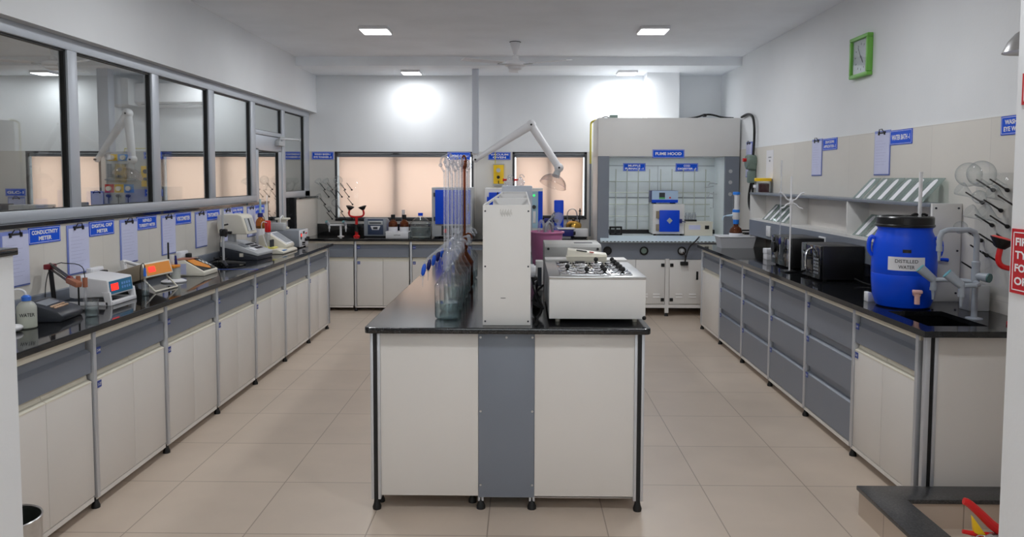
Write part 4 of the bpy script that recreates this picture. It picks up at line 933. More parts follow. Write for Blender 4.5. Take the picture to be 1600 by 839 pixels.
for i in range(5):
    for j in range(2): v.lathe([(0.008, 0.02), (0.008, 0.085+0.02*((i*3+j) % 2)), (0.007, 0.085+0.02*((i*3+j) % 2)), (0.007, 0.02)], (-0.056+i*0.028, -0.014+j*0.028, 0), 10)
v.build('vials', G_TUBE, t)
t = thing('burner_stand', 'small black open frame stand at the left of the fume hood floor', 'stand', (1.145, 9.24, ZH))
m = MB()
for x in (-0.075, 0.06): m.box(x, -0.02, 0, x+0.018, 0.02, 0.10)
m.box(-0.075, -0.02, 0.085, 0.078, 0.02, 0.105).box(-0.075, -0.02, 0.0, 0.078, 0.02, 0.018).box(-0.008, -0.02, 0, 0.008, 0.02, 0.1)
m.build('frame', M_BLKPL, t)
t = thing('plug_and_cord', 'black plug and cord hanging at the right round socket of the hood', 'cord', (1.896, HY-0.002, 0.785))
MB().cyl(0.026, (0, -0.014, 0), (0.0, -0.07, -0.005), 14, 0.018).build('plug', M_LGREY, t)
MB().tube([(0.20, -0.02, 0.17), (0.14, -0.085, 0.12), (0.07, -0.09, 0.06), (0.04, -0.08, -0.04), (0.03, -0.05, -0.14)], 0.007, 8, smooth=2).tube([(0, -0.07, -0.005), (0.03, -0.09, -0.05), (0.03, -0.05, -0.14)], 0.007, 8, smooth=2).box(-0.02, -0.055, -0.17, 0.07, -0.01, -0.125, 0.008).build('cord', M_BLACK, t)
t = thing('junction_box', 'grey-green junction box lying on top of the fume hood', 'junction box', (1.07, 9.2, 2.3565))
MB().box(-0.01, 0, 0.012, 0.085, 0.10, 0.055, 0.006).box(-0.04, 0, 0, 0.13, 0.1, 0.014, 0.003).build('box', M_GRNGR, t)
MB().tube([(-0.01, 0.05, 0.02), (-0.06, 0.04, 0.04), (-0.12, 0.04, 0.012), (-0.16, 0.02, 0.005)], 0.006, 6, smooth=2).build('cable', M_BLACK, t)
t = thing('power_cable', 'black cable lying across the top right of the fume hood', 'cable', (2.15, 9.1, 2.36))
MB().tube([(-0.18, 0.2, 0.01), (-0.05, 0.1, 0.02), (0.05, 0.06, 0.055), (0.14, 0.06, 0.05), (0.25, 0.05, 0.015), (0.38, 0.03, 0.008)], 0.011, 8, smooth=2).box(0.02, 0.03, 0.025, 0.06, 0.09, 0.06, 0.006).build('cable', M_BLACK, t)
t = thing('gas_pipe', 'yellow and grey pipe rising beside the left flank of the fume hood', 'pipe', (0.868, 9.66, 0.9))
MB().tube([(0, 0, 0.0), (0, 0, 0.93)], 0.014, 10).build('grey_pipe', M_MGREY, t)
MB().tube([(0, 0, 0.925), (0, 0, 1.42), (0.005, -0.03, 1.455), (0.06, -0.10, 1.475)], 0.0125, 10, smooth=1).build('yellow_pipe', M_YPIPE, t)
# wall switch beside the hood
t = thing('isolator_switch', 'grey-green isolator switch with a red button on the right wall', 'switch', (XR-0.0005, 8.40, 1.92), RIGHT)
MB().lathe([(0, -0.0), (0.075, 0.0), (0.08, 0.015), (0.08, 0.085), (0.07, 0.10), (0, 0.10)], (0.0, 0, -0.09), 24, axis=(0, -1, 0)).box(-0.075, -0.09, -0.175, 0.075, 0, -0.02, 0.02).build('upper_case', M_GRNGR, t)
MB().box(-0.06, -0.075, -0.325, 0.06, 0, -0.19, 0.018).box(-0.045, -0.06, -0.2, 0.045, 0, -0.17).build('lower_case', M_GRNGR, t)
MB().cyl(0.02, (0, -0.095, -0.07), (0, -0.135, -0.07), 16).build('red_button', M_RED, t)
MB().tube([(0.02, -0.03, -0.03), (0.02, -0.02, 0.15), (0.03, -0.025, 0.30), (-0.02, -0.03, 0.42), (-0.25, -0.02, 0.46), (-0.5, -0.015, 0.44)], 0.014, 8, smooth=2).build('upper_cable', M_BLACK, t)
MB().tube([(-0.02, -0.03, -0.31), (-0.07, -0.04, -0.45), (-0.06, -0.04, -0.58), (0.03, -0.03, -0.66)], 0.014, 8, smooth=2).tube([(0.03, -0.03, -0.32), (0.03, -0.03, -0.45)], [0.018, 0.012], 8).build('lower_cable', M_BLACK, t)
t = thing('fire_extinguisher', 'small red fire extinguisher with a black hose behind the white tub', 'fire extinguisher', (2.49, 8.36, 0.62))
MB().lathe([(0, 0), (0.05, 0), (0.055, 0.01), (0.055, 0.33), (0.04, 0.37), (0.02, 0.385), (0, 0.385)], seg=20).build('cylinder', M_RED, t)
MB().box(-0.02, -0.02, 0.38, 0.02, 0.02, 0.42, 0.005).box(-0.06, -0.01, 0.415, 0.03, 0.01, 0.43).box(-0.07, -0.01, 0.445, 0.02, 0.01, 0.46).tube([(0.0, -0.02, 0.4), (-0.05, -0.05, 0.41), (-0.085, -0.06, 0.34), (-0.08, -0.06, 0.20)], 0.010, 8, smooth=2).build('valve_and_hose', M_BLACK, t)
MB().box(0.05, -0.03, 0.1, 0.085, 0.03, 0.28).build('wall_bracket', M_BLACK, t)

# ------------------------------------------------------------------ things on the back bench
ZK = 0.9003
def K(name, label, cat, x, y, z=ZK, rz=0.0, group=None): return thing(name, label, cat, (x, y, z), rz, group)
def lab_tap(name, label, loc, rz, col_h, arms, m=M_PIPEG):
    t = thing(name, label, 'tap', loc, rz)
    MB().lathe([(0, 0), (0.042, 0), (0.042, 0.006), (0.016, 0.012), (0.0135, 0.02), (0.0135, col_h), (0, col_h)], seg=20).build('column', m, t)
    for (dx, dy, dz, L, knob) in arms:
        p = Vector((dx, dy, dz)); b = MB().tube([(0, 0, p.z), (p.x*0.6, p.y*0.6, p.z), p], 0.011, 10)
        b.cyl(0.012, p+Vector((0, 0, 0.014)), p-Vector((0, 0, 0.035)), 12).cyl(0.014, p-Vector((0, 0, 0.03)), p-Vector((0, 0, 0.042)), 12)
        b.tube([p-Vector((0, 0, 0.04)), p-Vector((0, 0, 0.058)), p-Vector((0, 0, 0.085))], [0.008, 0.0045], 10)
        a = b.build('arm', m, t)
        kd = Vector(knob).normalized()
        MB().cyl(0.019, p+kd*0.008, p+kd*0.062, 18, 0.021).build('tap_handle', M_PIPEG, a)
        MB().cyl(0.0195, p+kd*0.062, p+kd*0.066, 18).build('teal_disc', mat('teal_disc', (0.42, 0.66, 0.68), 0.35), a)
    return t
lab_tap('laboratory_tap', 'white two armed tap rising behind the far sink', (-2.30, 9.50, ZK), 0, 0.145, [(-0.14, -0.02, 0.145, 0.1, (-0.5, -0.5, 0.8)), (0.07, -0.02, 0.145, 0.1, (-0.4, -0.6, 0.8))], M_WHPL)
def eyewash(label, loc, rz, s=1.0):
    t = thing('eye_wash_station', label, 'eye wash', loc, rz)
    MB().lathe([(0, 0), (0.04*s, 0), (0.04*s, 0.012*s), (0.02*s, 0.025*s), (0.02*s, 0.07*s), (0, 0.07*s)], seg=18).cyl(0.018*s, (0, 0, 0.15*s), (0, 0, 0.255*s), 14).build('pedestal', M_RED, t)
    MB().cyl(0.0235*s, (0, 0, 0.07*s), (0, 0, 0.155*s), 14, 0.019*s).tube([(0.0, -0.02, 0.14*s), (0.02, -0.05, 0.06*s)], 0.008*s).build('valve_body', M_BLACK, t)
    MB().tube([(-0.085*s, 0, 0.345*s), (-0.098*s, 0, 0.28*s), (-0.06*s, 0, 0.25*s), (0.06*s, 0, 0.25*s), (0.098*s, 0, 0.28*s), (0.085*s, 0, 0.345*s)], 0.012*s, 10, smooth=2).build('yoke', M_RED, t)
    for x in (-1, 1):
        n = Vector((-x*0.25, -0.12, 1)).normalized()
        c = MB().lathe([(0, 0), (0.018*s, 0.0), (0.05*s, 0.038*s), (0.053*s, 0.044*s), (0.045*s, 0.046*s), (0.0, 0.03*s)], (x*0.087*s, 0, 0.34*s), 20, axis=tuple(n)).build('spray_cup', M_BLACK, t)
        if s > 1: MB().lathe([(0, 0.052*s), (0.04*s, 0.05*s), (0.053*s, 0.043*s), (0.045*s, 0.045*s)], (x*0.087*s, 0, 0.34*s), 20, axis=tuple(n)).build('red_cover', mat('cover_red', (0.88, 0.27, 0.25), 0.4), c)
    MB().box(-0.012*s, 0.03*s, 0.10*s, 0.012*s, 0.04*s, 0.16*s).build('push_flag', M_BLKPL, t)
    return t
eyewash('red eye wash with two black cups in front of the wide window', (-2.09, 9.46, ZK), 0)
def flask(kind, c, axis, r, parent, nm='flask'):
    """a glass vessel whose mouth points along -axis; c is the bulb centre"""
    ax = Vector(axis).normalized()
    if kind == 'round': pr = [(0, r)] + [(r*math.sin(a), r*math.cos(a)) for a in [PI*i/16 for i in range(1, 14)]] + [(r*0.30, -r*1.05), (r*0.27, -r*1.9), (r*0.34, -r*2.0)]
    else: pr = [(0, r*0.8), (r*0.85, r*0.8), (r, r*0.7), (r*0.95, r*0.5), (r*0.35, -r*1.0), (r*0.32, -r*1.5), (r*0.40, -r*1.6)]
    return MB().lathe(pr, c, 22, axis=tuple(ax)).build(nm, G_LAB, parent)
def peg_rack(label, loc, rz, w, h, pegs, peg_v, flasks, cat='drying rack', base=True):
    t = thing('drying_rack', label, cat, loc, rz)
    MB().box(-w/2, -0.004, 0, w/2, 0.0, h, 0.0015).build('clear_backboard', G_CLEAR, t)
    v = Vector(peg_v)
    for (x, z) in pegs:
        p0 = Vector((x, -0.004, z)); k = MB().lathe([(0, 0), (0.010, 0), (0.012, 0.008), (0.008, 0.018), (0.004, 0.024)], p0, 12, axis=tuple(v.normalized()))
        k.tube([p0, p0+v], [0.0055, 0.0042], 8); k.build('peg', M_BLKPL, t)
    return t
gl_group = 'glassware drying on the peg boards'
def rack_flasks(where, t, items, v, loc, rz):
    R = RZ(rz)
    v = Vector(v)
    for (kind, x, z, r, desc) in items:
        ax = v.normalized(); c = Vector((x, -0.004, z)) + v + ax*(r*0.75 if kind == 'round' else r*0.3)
        o = thing('flask', desc + ' on the ' + where, 'flask', Vector(loc) + R @ c, rz, gl_group)
        flask(kind, (0, 0, 0), ax, r, o, 'glass')
pv = (-0.055, -0.07, 0.095)
pegs = [(px*9.86/1177, -(py)*9.86/1177) for px, py in ()]
def pp(cx, cy): return ((480+cx/5.993-816)*9.86/1177 + 2.40, 1.6465-(240+cy/5.993-278)*9.86/1177 - 1.08)
pl = [pp(*q) for q in ((355, 345), (418, 347), (325, 413), (390, 412), (423, 484), (165, 345), (235, 345), (165, 484), (200, 551), (230, 621), (260, 600), (325, 551), (360, 620), (425, 622), (200, 413), (265, 413))]
loc = (-2.40, 9.862, 1.08)
rk = peg_rack('clear board with black pegs leaning at the left edge of the wide window', loc, 0, 0.50, 0.56, pl, pv, None)
items = [('round', *pl[0], 0.058, 'large round flask'), ('round', *pl[11], 0.05, 'round flask low down'), ('cone', *pl[5], 0.045, 'conical flask at the upper left'), ('cone', *pl[6], 0.045, 'conical flask second in the upper row'), ('round', *pl[2], 0.03, 'small round flask'), ('cone', *pl[7], 0.04, 'conical flask at mid left'), ('cone', *pl[15], 0.04, 'conical flask by the window frame'), ('round', *pl[10], 0.03, 'small round flask at the foot')]
rack_flasks('peg board by the wide window', rk, items, pv, loc, 0)
loc2 = (-3.36, 9.862, 1.08)
rk2 = dup(rk, loc2, 0, 'clear peg board seen through the glass door of the partition')
rack_flasks('peg board behind the glass door', rk2, items[:4], pv, loc2, 0)
t = K('photometer', 'grey bench instrument with a dark blue front below the wide window', 'instrument', -1.845, 9.42)
MB().prism([(0, 0.012), (0.22, 0.012), (0.22, 0.20), (0.10, 0.235), (0.0, 0.235)], 'x', -0.142, 0.142, 0.006).build('housing', M_MGREY, t)
MB().box(-0.095, -0.006, 0.03, 0.10, 0.002, 0.225, 0.003).build('front_panel', mat('panel_navy_grey', (0.22, 0.27, 0.38), 0.35), t)
MB().box(-0.09, -0.012, 0.155, 0.095, -0.004, 0.205, 0.004).build('sample_lid', M_LGREY, t); MB().box(-0.07, -0.014, 0.17, 0.075, -0.01, 0.185).build('lid_slot', M_CHAR, t)
MB().prism([(-0.06, 0.14), (0.065, 0.14), (0.045, 0.09), (-0.04, 0.09)], 'y', -0.010, -0.004, 0.002).build('keypad', M_PAPERW, t); MB().box(-0.025, -0.012, 0.10, 0.03, -0.008, 0.128).build('display', M_CHAR, t)
MB().box(-0.13, 0.02, 0, 0.13, 0.2, 0.013).build('foot', M_BLACK, t)
t = K('reagent_carton', 'small blue carton between grey instrument and amber bottles', 'carton', -1.655, 9.56)
MB().box(-0.03, 0, 0, 0.04, 0.05, 0.16, 0.002).build('carton', M_BLUE, t)
t = K('plastic_tray', 'white plastic tray under the two amber reagent bottles', 'tray', -1.55, 9.38)
MB().box(-0.12, -0.08, 0, 0.12, 0.09, 0.006).prism([(-0.125, 0), (-0.14, 0.07), (-0.148, 0.07), (-0.148, 0.076), (-0.133, 0.076), (-0.115, 0.0)], 'y', -0.09, 0.10).prism([(0.125, 0), (0.14, 0.07), (0.148, 0.07), (0.148, 0.076), (0.133, 0.076), (0.115, 0.0)], 'y', -0.09, 0.10).box(-0.14, -0.095, 0, 0.14, -0.085, 0.076, 0.002).box(-0.14, 0.095, 0, 0.14, 0.105, 0.076, 0.002).build('tray', M_WHPL, t)
MB().text('ACETONE', 0.08, 0.014, T3(0.0, -0.0955, 0.035)).build('lettering', M_INK, t)
for i, (x, l) in enumerate(((-1.615, 'left amber reagent bottle with black cap on the white tray'), (-1.475, 'right amber reagent bottle with black cap on the white tray'))):
    t = K('reagent_bottle', l, 'bottle', x, 9.385, ZK+0.0065, 0, 'amber reagent bottles on the back bench')
    MB().lathe([(0, 0), (0.052, 0), (0.056, 0.006), (0.056, 0.165), (0.05, 0.185), (0.025, 0.21), (0.022, 0.235), (0, 0.235)], seg=24).build('amber_glass', G_AMBER, t)
    MB().lathe([(0, 0.005), (0.052, 0.005), (0.052, 0.15), (0, 0.15)], seg=20).build('dark_reagent', mat('brown_reagent', (0.22, 0.11, 0.04), 0.4), t)
    MB().lathe([(0.0265, 0.225), (0.0265, 0.275), (0.024, 0.278), (0, 0.278)], seg=18).build('cap', M_BLACK, t)
    MB().lathe([(0.0572, 0.03), (0.0575, 0.031), (0.0575, 0.125), (0.0572, 0.126)], seg=24).build('label', M_PAPERW, t)
t = K('measuring_cylinder', 'slim clear measuring cylinder behind the amber bottles', 'cylinder', -1.52, 9.60)
MB().lathe([(0, 0), (0.03, 0), (0.03, 0.008), (0.02, 0.012), (0.02, 0.33), (0.022, 0.335), (0.019, 0.335), (0.019, 0.014)], seg=18).build('glass', G_TUBE, t)
t = K('carboy', 'big clear glass carboy with blue cap beside the drying oven', 'carboy', -1.262, 9.32)
MB().lathe([(0, 0.002), (0.115, 0.002), (0.128, 0.012), (0.128, 0.05), (0.125, 0.07), (0.133, 0.085), (0.133, 0.16), (0.125, 0.19), (0.08, 0.235), (0.03, 0.262), (0.024, 0.27), (0.024, 0.285)], seg=32).build('glass', G_LAB, t)
MB().lathe([(0, 0.006), (0.112, 0.006), (0.125, 0.014), (0.125, 0.07), (0.130, 0.085), (0.130, 0.13), (0, 0.13)], seg=32).build('water_fill', G_WATER, t)
MB().cyl(0.030, (0, 0, 0.275), (0, 0, 0.31), 18).build('blue_cap', M_BLUE, t)
t = K('drying_oven', 'light grey oven with a tall blue door behind the glass burettes', 'oven', -0.876, 9.36)
MB().box(-0.25, 0.0, 0.015, 0.25, 0.50, 0.625, 0.005).build('housing', M_LGREY, t)
d = MB().box(-0.205, -0.028, 0.17, 0.23, -0.001, 0.595, 0.004).build('door', M_BLUE, t)
MB().box(-0.225, -0.02, 0.21, -0.206, -0.002, 0.26).box(-0.225, -0.02, 0.51, -0.206, -0.002, 0.56).build('hinge', M_CHAR, d)
MB().box(0.20, -0.05, 0.33, 0.215, -0.028, 0.43, 0.004).build('handle', M_BLKPL, d)
p = MB().box(-0.13, -0.006, 0.03, 0.22, 0.002, 0.15).build('control_panel', M_CHAR, t)
MB().box(-0.10, -0.010, 0.06, -0.065, -0.005, 0.11, 0.002).build('red_switch', M_RED, p)
MB().box(0.0, -0.009, 0.06, 0.09, -0.005, 0.12).build('display', M_LGREY, p)
MB().box(-0.22, 0.03, 0, -0.17, 0.45, 0.016).box(0.17, 0.03, 0, 0.22, 0.45, 0.016).build('foot', M_BLACK, t)
t = K('vacuum_oven', 'pale vacuum oven with blue door and gauge panel behind the rack', 'oven', -0.106, 9.42)
MB().box(-0.363, 0.0, 0.015, 0.363, 0.44, 0.617, 0.005).build('housing', M_POWD, t)
d = MB().box(-0.31, -0.03, 0.40, -0.02, -0.001, 0.565, 0.004).box(-0.335, -0.03, 0.45, -0.31, -0.005, 0.51, 0.003).build('door', M_BLUE, t)
MB().cyl(0.006, (-0.215, -0.06, 0.44), (-0.20, -0.06, 0.57)).box(-0.215, -0.06, 0.49, -0.20, -0.03, 0.51).build('door_handle', M_BLKPL, d)
MB().box(0.17, -0.005, 0.12, 0.30, 0.001, 0.58).build('gauge_panel', mat('panel_light_blue', (0.66, 0.79, 0.86), 0.4), t)
MB().box(0.305, -0.005, 0.12, 0.36, 0.001, 0.58).build('blue_panel', M_BLUE, t)
MB().box(0.24, -0.008, 0.515, 0.265, -0.004, 0.54).build('green_display', M_GLED, t)
MB().cyl(0.024, (0.252, -0.005, 0.385), (0.252, -0.03, 0.385), 18).cyl(0.012, (0.21, -0.005, 0.515), (0.21, -0.02, 0.515)).cyl(0.014, (0.215, -0.005, 0.14), (0.215, -0.03, 0.14)).box(0.212, -0.008, 0.16, 0.218, -0.004, 0.30).build('knob', M_CHAR, t)
MB().box(0.24, -0.008, 0.18, 0.275, -0.004, 0.33, 0.004).build('flow_meter', M_WHPL, t)
MB().box(-0.33, 0.03, 0, -0.28, 0.4, 0.016).box(0.28, 0.03, 0, 0.33, 0.4, 0.016).build('foot', M_BLACK, t)
t = thing('gas_control_box', 'yellow control box with round gauge under the VACUUM OVEN sign', 'control box', (-0.31, YB-0.003, 1.57))
MB().box(-0.066, -0.05, 0.0, 0.066, 0, 0.245, 0.003).build('yellow_case', M_YEL, t)
MB().box(-0.075, -0.04, -0.018, 0.075, 0, 0.0, 0.003).build('end_cap', M_LGREY, t); MB().box(-0.075, -0.04, 0.245, 0.075, 0, 0.26, 0.003).build('end_cap', M_LGREY, t)
MB().cyl(0.028, (-0.003, -0.05, 0.175), (-0.003, -0.065, 0.175), 22).build('gauge', M_LGREY, t)
MB().cyl(0.021, (-0.003, -0.05, 0.085), (-0.003, -0.08, 0.085), 18).tube([(0, -0.055, 0.0), (0, -0.055, 0.04)], 0.006).build('black_knob', M_BLACK, t)
MB().tube([(-0.045, -0.02, 0.26), (-0.045, -0.02, 0.41)], 0.006).build('supply_tube', M_YPIPE, t)
# rotary evaporator
t = K('rotary_evaporator', 'rotary evaporator with a bright blue column and a clear round flask', 'evaporator', 0.455, 9.35)
MB().box(-0.10, -0.12, 0.0, 0.14, 0.12, 0.035, 0.008).build('base', M_WHPL, t)
MB().box(-0.058, 0.02, 0.03, 0.06, 0.10, 0.47, 0.012).build('column', M_BLUE, t)
MB().box(-0.17, 0.0, 0.195, 0.0, 0.06, 0.235, 0.012).cyl(0.03, (-0.18, 0.03, 0.215), (-0.1, 0.03, 0.215), 14).build('drive_arm', M_NAVY, t)
b = MB().box(0.02, -0.16, 0.035, 0.17, -0.03, 0.125, 0.006).build('heating_bath', M_NAVY, t)
MB().box(-0.02, -0.17, 0.12, 0.19, -0.02, 0.137, 0.006).build('bath_rim', M_WHPL, b); MB().cyl(0.022, (0.17, -0.1, 0.07), (0.2, -0.1, 0.07), 16).build('bath_knob', M_BLACK, b)
MB().lathe([(0.018, -0.13), (0.02, -0.09), (0.04, -0.06), (0.06, -0.02), (0.062, 0.02), (0.05, 0.05), (0.02, 0.066), (0, 0.068)], (-0.01, -0.06, 0.26), 24).build('flask', G_TUBE, t)
MB().lathe([(0.010, 0), (0.012, 0.04), (0.05, 0.12), (0.055, 0.13)], (-0.02, -0.07, 0.03), 20).build('funnel', G_TUBE, t)
MB().tube([(-0.16, -0.03, 0.02), (-0.15, -0.05, 0.20), (-0.09, -0.05, 0.25), (-0.05, -0.05, 0.29)], 0.012, 10, smooth=2).tube([(-0.08, -0.04, 0.18), (-0.10, -0.02, 0.27), (-0.05, -0.02, 0.33)], 0.008, 8, smooth=2).build('hoses', M_MGREY, t)
t = K('gas_burner_plate', 'brass domed vessel with a curved pipe and black valve stem by the right window', 'vessel', 0.655, 9.60)
MB().box(-0.09, -0.06, 0.0, 0.09, 0.09, 0.10, 0.004).build('stand', M_LGREY, t)
MB().lathe([(0.0, 0.10), (0.085, 0.10), (0.10, 0.12), (0.10, 0.155), (0.085, 0.18), (0.05, 0.20), (0.0, 0.205)], seg=26).build('brass_body', M_BRASS, t)
MB().tube([(-0.07, 0, 0.17), (-0.085, 0, 0.25), (-0.075, 0, 0.325), (-0.02, 0, 0.36), (0.03, 0, 0.335), (0.045, 0, 0.27), (0.045, 0, 0.18)], 0.006, 8, smooth=2).build('curved_pipe', M_STEEL, t)
MB().cyl(0.008, (0.075, 0.0, 0.15), (0.08, 0.0, 0.36), 10).cyl(0.016, (0.08, 0, 0.32), (0.08, 0, 0.335)).lathe([(0, 0.2), (0.02, 0.2), (0.02, 0.225), (0, 0.225)], seg=12).build('valve_stem', M_BLKPL, t)
m = MB()
for i in range(5): m.box(-0.07+i*0.03, -0.062, 0.06, -0.055+i*0.03, -0.0595, 0.08)
m.build('slots', M_BLACK, t)
t = K('power_unit', 'low white box on dark feet next to the fume hood', 'instrument', 0.735, 9.36)
MB().box(-0.09, -0.0, 0.016, 0.085, 0.13, 0.115, 0.005).build('housing', M_WHPL, t); MB().box(-0.08, 0.01, 0, 0.075, 0.12, 0.017).build('foot', M_BLACK, t)

# ------------------------------------------------------------------ articulated exhaust arms
def exhaust(label, posttop, post_bot, pts, dome, rim, ddir, w=0.082):
    t = thing('exhaust_arm', label, 'exhaust arm', (posttop[0], posttop[1], post_bot[2]))
    o = Vector((posttop[0], posttop[1], post_bot[2])); q = [Vector(p)-o for p in pts]
    MB().box(-w/2, -w/2, 0.0, w/2, w/2, posttop[2]-post_bot[2], 0.006).build('ceiling_post', mat('post_grey', (0.80, 0.82, 0.86), 0.4), t)
    MB().lathe([(0, 0.0), (0.05, 0.0), (0.032, -0.02), (0.032, -0.09), (0, -0.1)], seg=20).ball(0.036, q[0]).build('post_joint', M_WHPL, t)
    for a, b, r0, r1 in zip(q, q[1:], (0.032, 0.050), (0.054, 0.044)):
        MB().tube([a, b], [r0, r1], 16).ball(max(r0, r1)*1.16, b).build('arm_tube', M_WHPL, t)
    k = MB()
    for p in q: k.cyl(0.012, p+Vector((0, -0.068, 0)), p+Vector((0, -0.04, 0)), 14)
    k.build('pivot_bolt', M_BLACK, t)
    d = Vector(ddir).normalized(); p = q[-1]
    MB().tube([p, p+d*0.05, p+d*0.12], [0.046, 0.036, 0.05], 18).build('nozzle', M_LGREY, t)
    pr = [(rim*math.sin(a), dome*(1-math.cos(a))) for a in [PI/2*i/10 for i in range(2, 11)]]
    MB().lathe(pr + [(rim+0.006, dome+0.004), (rim-0.003, dome+0.004)] + [(x-0.003, y+0.003) for x, y in pr[::-1]][1:], p+d*0.10, 28, axis=tuple(d)).build('clear_dome', G_HOOD, t)
    return t
exhaust('white jointed exhaust arm with a clear dome hanging over the island', (-0.578, 9.32, ZS), (-0.578, 9.32, 1.945), [(-0.578, 9.32, 1.87), (0.106, 9.30, 2.295), (0.448, 9.28, 1.772)], 0.13, 0.165, (-0.33, -0.25, -0.9))
exhaust('white jointed exhaust arm seen through the second partition pane', (-5.15, 9.32, ZS), (-5.15, 9.32, 1.95), [(-5.24, 9.25, 1.86), (-4.83, 9.22, 2.42), (-4.78, 9.2, 1.86)], 0.12, 0.175, (-0.25, -0.1, -0.95), 0.14)

# ------------------------------------------------------------------ neighbouring room
t = thing('air_conditioner', 'white wall air conditioner seen through the third pane', 'air conditioner', (-4.52, YB+0.0095, 2.55))
MB().prism([(-0.22, 0.06), (-0.20, 0.30), (0, 0.31), (0, 0.0), (-0.10, 0.0)], 'x', -0.47, 0.47, 0.01).build('housing', M_WHPL, t)
MB().box(-0.40, -0.175, 0.028, 0.40, -0.165, 0.045, M=T3(0, 0, 0)).build('air_slot', M_MGREY, t)
struct('trim_7', MB().box(-5.35, 9.55, 2.56, -4.99, YB+0.01, 2.90, 0.006), M_WALL)
t = thing('granite_worktop', 'black granite worktop in the neighbouring room below the windows', 'worktop', (-8.0, 9.2, 0.87))
MB().box(0, 0, 0, 4.45, 0.686, 0.03, 0.004).build('slab', M_GRAN, t)
for i in range(5): bench_unit('cream cabinet with slate drawer under the neighbouring room worktop', (-7.98+i*0.885, 9.24, 0), BACK, 0.885, 0.60, 'doors', 'cabinets in the neighbouring room', top=0.868, end=(i == 4))
t = thing('regulator_board', 'gas regulator board with coloured labels seen through the second pane', 'gas panel', (-5.18, YB-0.003, 1.20))
MB().box(-0.31, -0.012, 0.0, 0.31, 0, 0.78, 0.002).build('backboard', M_LGREY, t)
for x, z, w_, h_, m, l in ((-0.22, 0.66, 0.13, 0.085, M_YEL, 'yellow label'), (-0.07, 0.66, 0.14, 0.085, M_SKY, 'blue label'), (-0.27, 0.24, 0.12, 0.11, M_RED, 'red label'), (-0.14, 0.24, 0.12, 0.11, M_YEL, 'yellow label'), (-0.01, 0.24, 0.13, 0.11, M_SKY, 'blue label')):
    o = MB().box(x-w_/2, -0.016, z, x+w_/2, -0.012, z+h_).build('gas_label', m, t); o['label'] = l
    MB().cyl(0.032, (x, -0.016, z+h_*0.5), (x, -0.05, z+h_*0.5), 18).build('gauge', M_CREAM, o)
v = MB()
for i, x in enumerate((-0.24, -0.15, -0.05, 0.05)): v.cyl(0.026 if i % 2 == 0 else 0.018, (x, -0.05, 0.44), (x, -0.05, 0.62), 14)
v.box(-0.3, -0.07, 0.40, 0.12, -0.012, 0.42).box(-0.3, -0.09, 0.08, 0.3, -0.012, 0.10)
v.build('filter_row', M_MGREY, t)
k = MB()
for x in (-0.27, -0.14, -0.01): k.cyl(0.02, (x, -0.012, 0.20), (x, -0.07, 0.20), 12).tube([(x, -0.04, 0.2), (x, -0.04, 0.1)], 0.006)
k.build('valve_row', M_CHAR, t)
MB().tube([(-0.05, -0.02, 0.78), (-0.05, -0.02, 0.82), (0.25, -0.02, 0.82), (0.25, -0.02, 0.5)], 0.006).build('yellow_pipe', M_YPIPE, t)
t = thing('gas_control_box', 'yellow gauge box on the board behind the second partition pane', 'control box', (-4.94, YB-0.0155, 1.52))
MB().box(-0.06, -0.05, 0, 0.06, 0, 0.27, 0.004).build('yellow_case', M_YEL, t); MB().cyl(0.028, (0, -0.05, 0.2), (0, -0.065, 0.2)).cyl(0.02, (0, -0.05, 0.1), (0, -0.075, 0.1)).build('gauge', M_CHAR, t)
sign('blue sign above the yellow gauge box behind the second pane', ('GLC-2',), (-4.88+0.02, YB-0.0165, 1.93), BACK, 0.24, 0.095)
sign('blue sign low beside the gas board behind the second pane', ('GC-1',), (-4.86, YB-0.0165, 1.44), BACK, 0.24, 0.095)
sign('blue sign lettered GLC-1 behind the leftmost pane', ('GLC-1',), (-6.71, YB-0.003, 1.44), BACK, 0.27, 0.10)
clipboard('lilac clipboard under the GLC-1 sign behind the leftmost pane', (-6.70, YB-0.003, 1.235), BACK, 0.23, 0.29)
clipboard('lilac clipboard beside the gas board behind the second pane', (-5.61, YB-0.025, 1.32), BACK, 0.17, 0.28)
for x, l, w_, h_, m in ((-6.70, 'dark monitor behind the leftmost pane', 0.2, 0.40, M_CHAR), (-6.28, 'grey chromatograph behind the leftmost pane', 0.46, 0.39, M_LGREY), (-5.68, 'slim grey speaker box behind the first mullion', 0.12, 0.42, M_MGREY)):
    t = thing('bench_instrument', l, 'instrument', (x, 9.45, ZK))
    MB().box(-w_/2, 0, 0.01, w_/2, 0.25, h_, 0.01).build('housing', m, t); MB().box(-w_*0.35, -0.004, h_*0.5, w_*0.35, 0.002, h_*0.85).build('front_panel', M_CHAR if m is not M_CHAR else M_BLKGL, t)
    MB().box(-w_*0.4, 0.02, 0, w_*0.4, 0.22, 0.011).build('foot', M_BLACK, t)
t = thing('cable_tangle', 'small cables and plugs behind the leftmost pane', 'cables', (-5.93, 9.5, ZK))
MB().tube([(-0.08, 0, 0), (-0.09, 0, 0.25), (-0.04, 0, 0.38), (0.02, 0, 0.33), (0.03, 0, 0.2), (0.0, 0, 0.0)], 0.007, 8, smooth=2).tube([(-0.02, 0.02, 0), (0.03, 0.02, 0.3), (0.08, 0.02, 0.35), (0.09, 0.02, 0)], 0.006, 8, smooth=2).build('cables', M_BLACK, t)
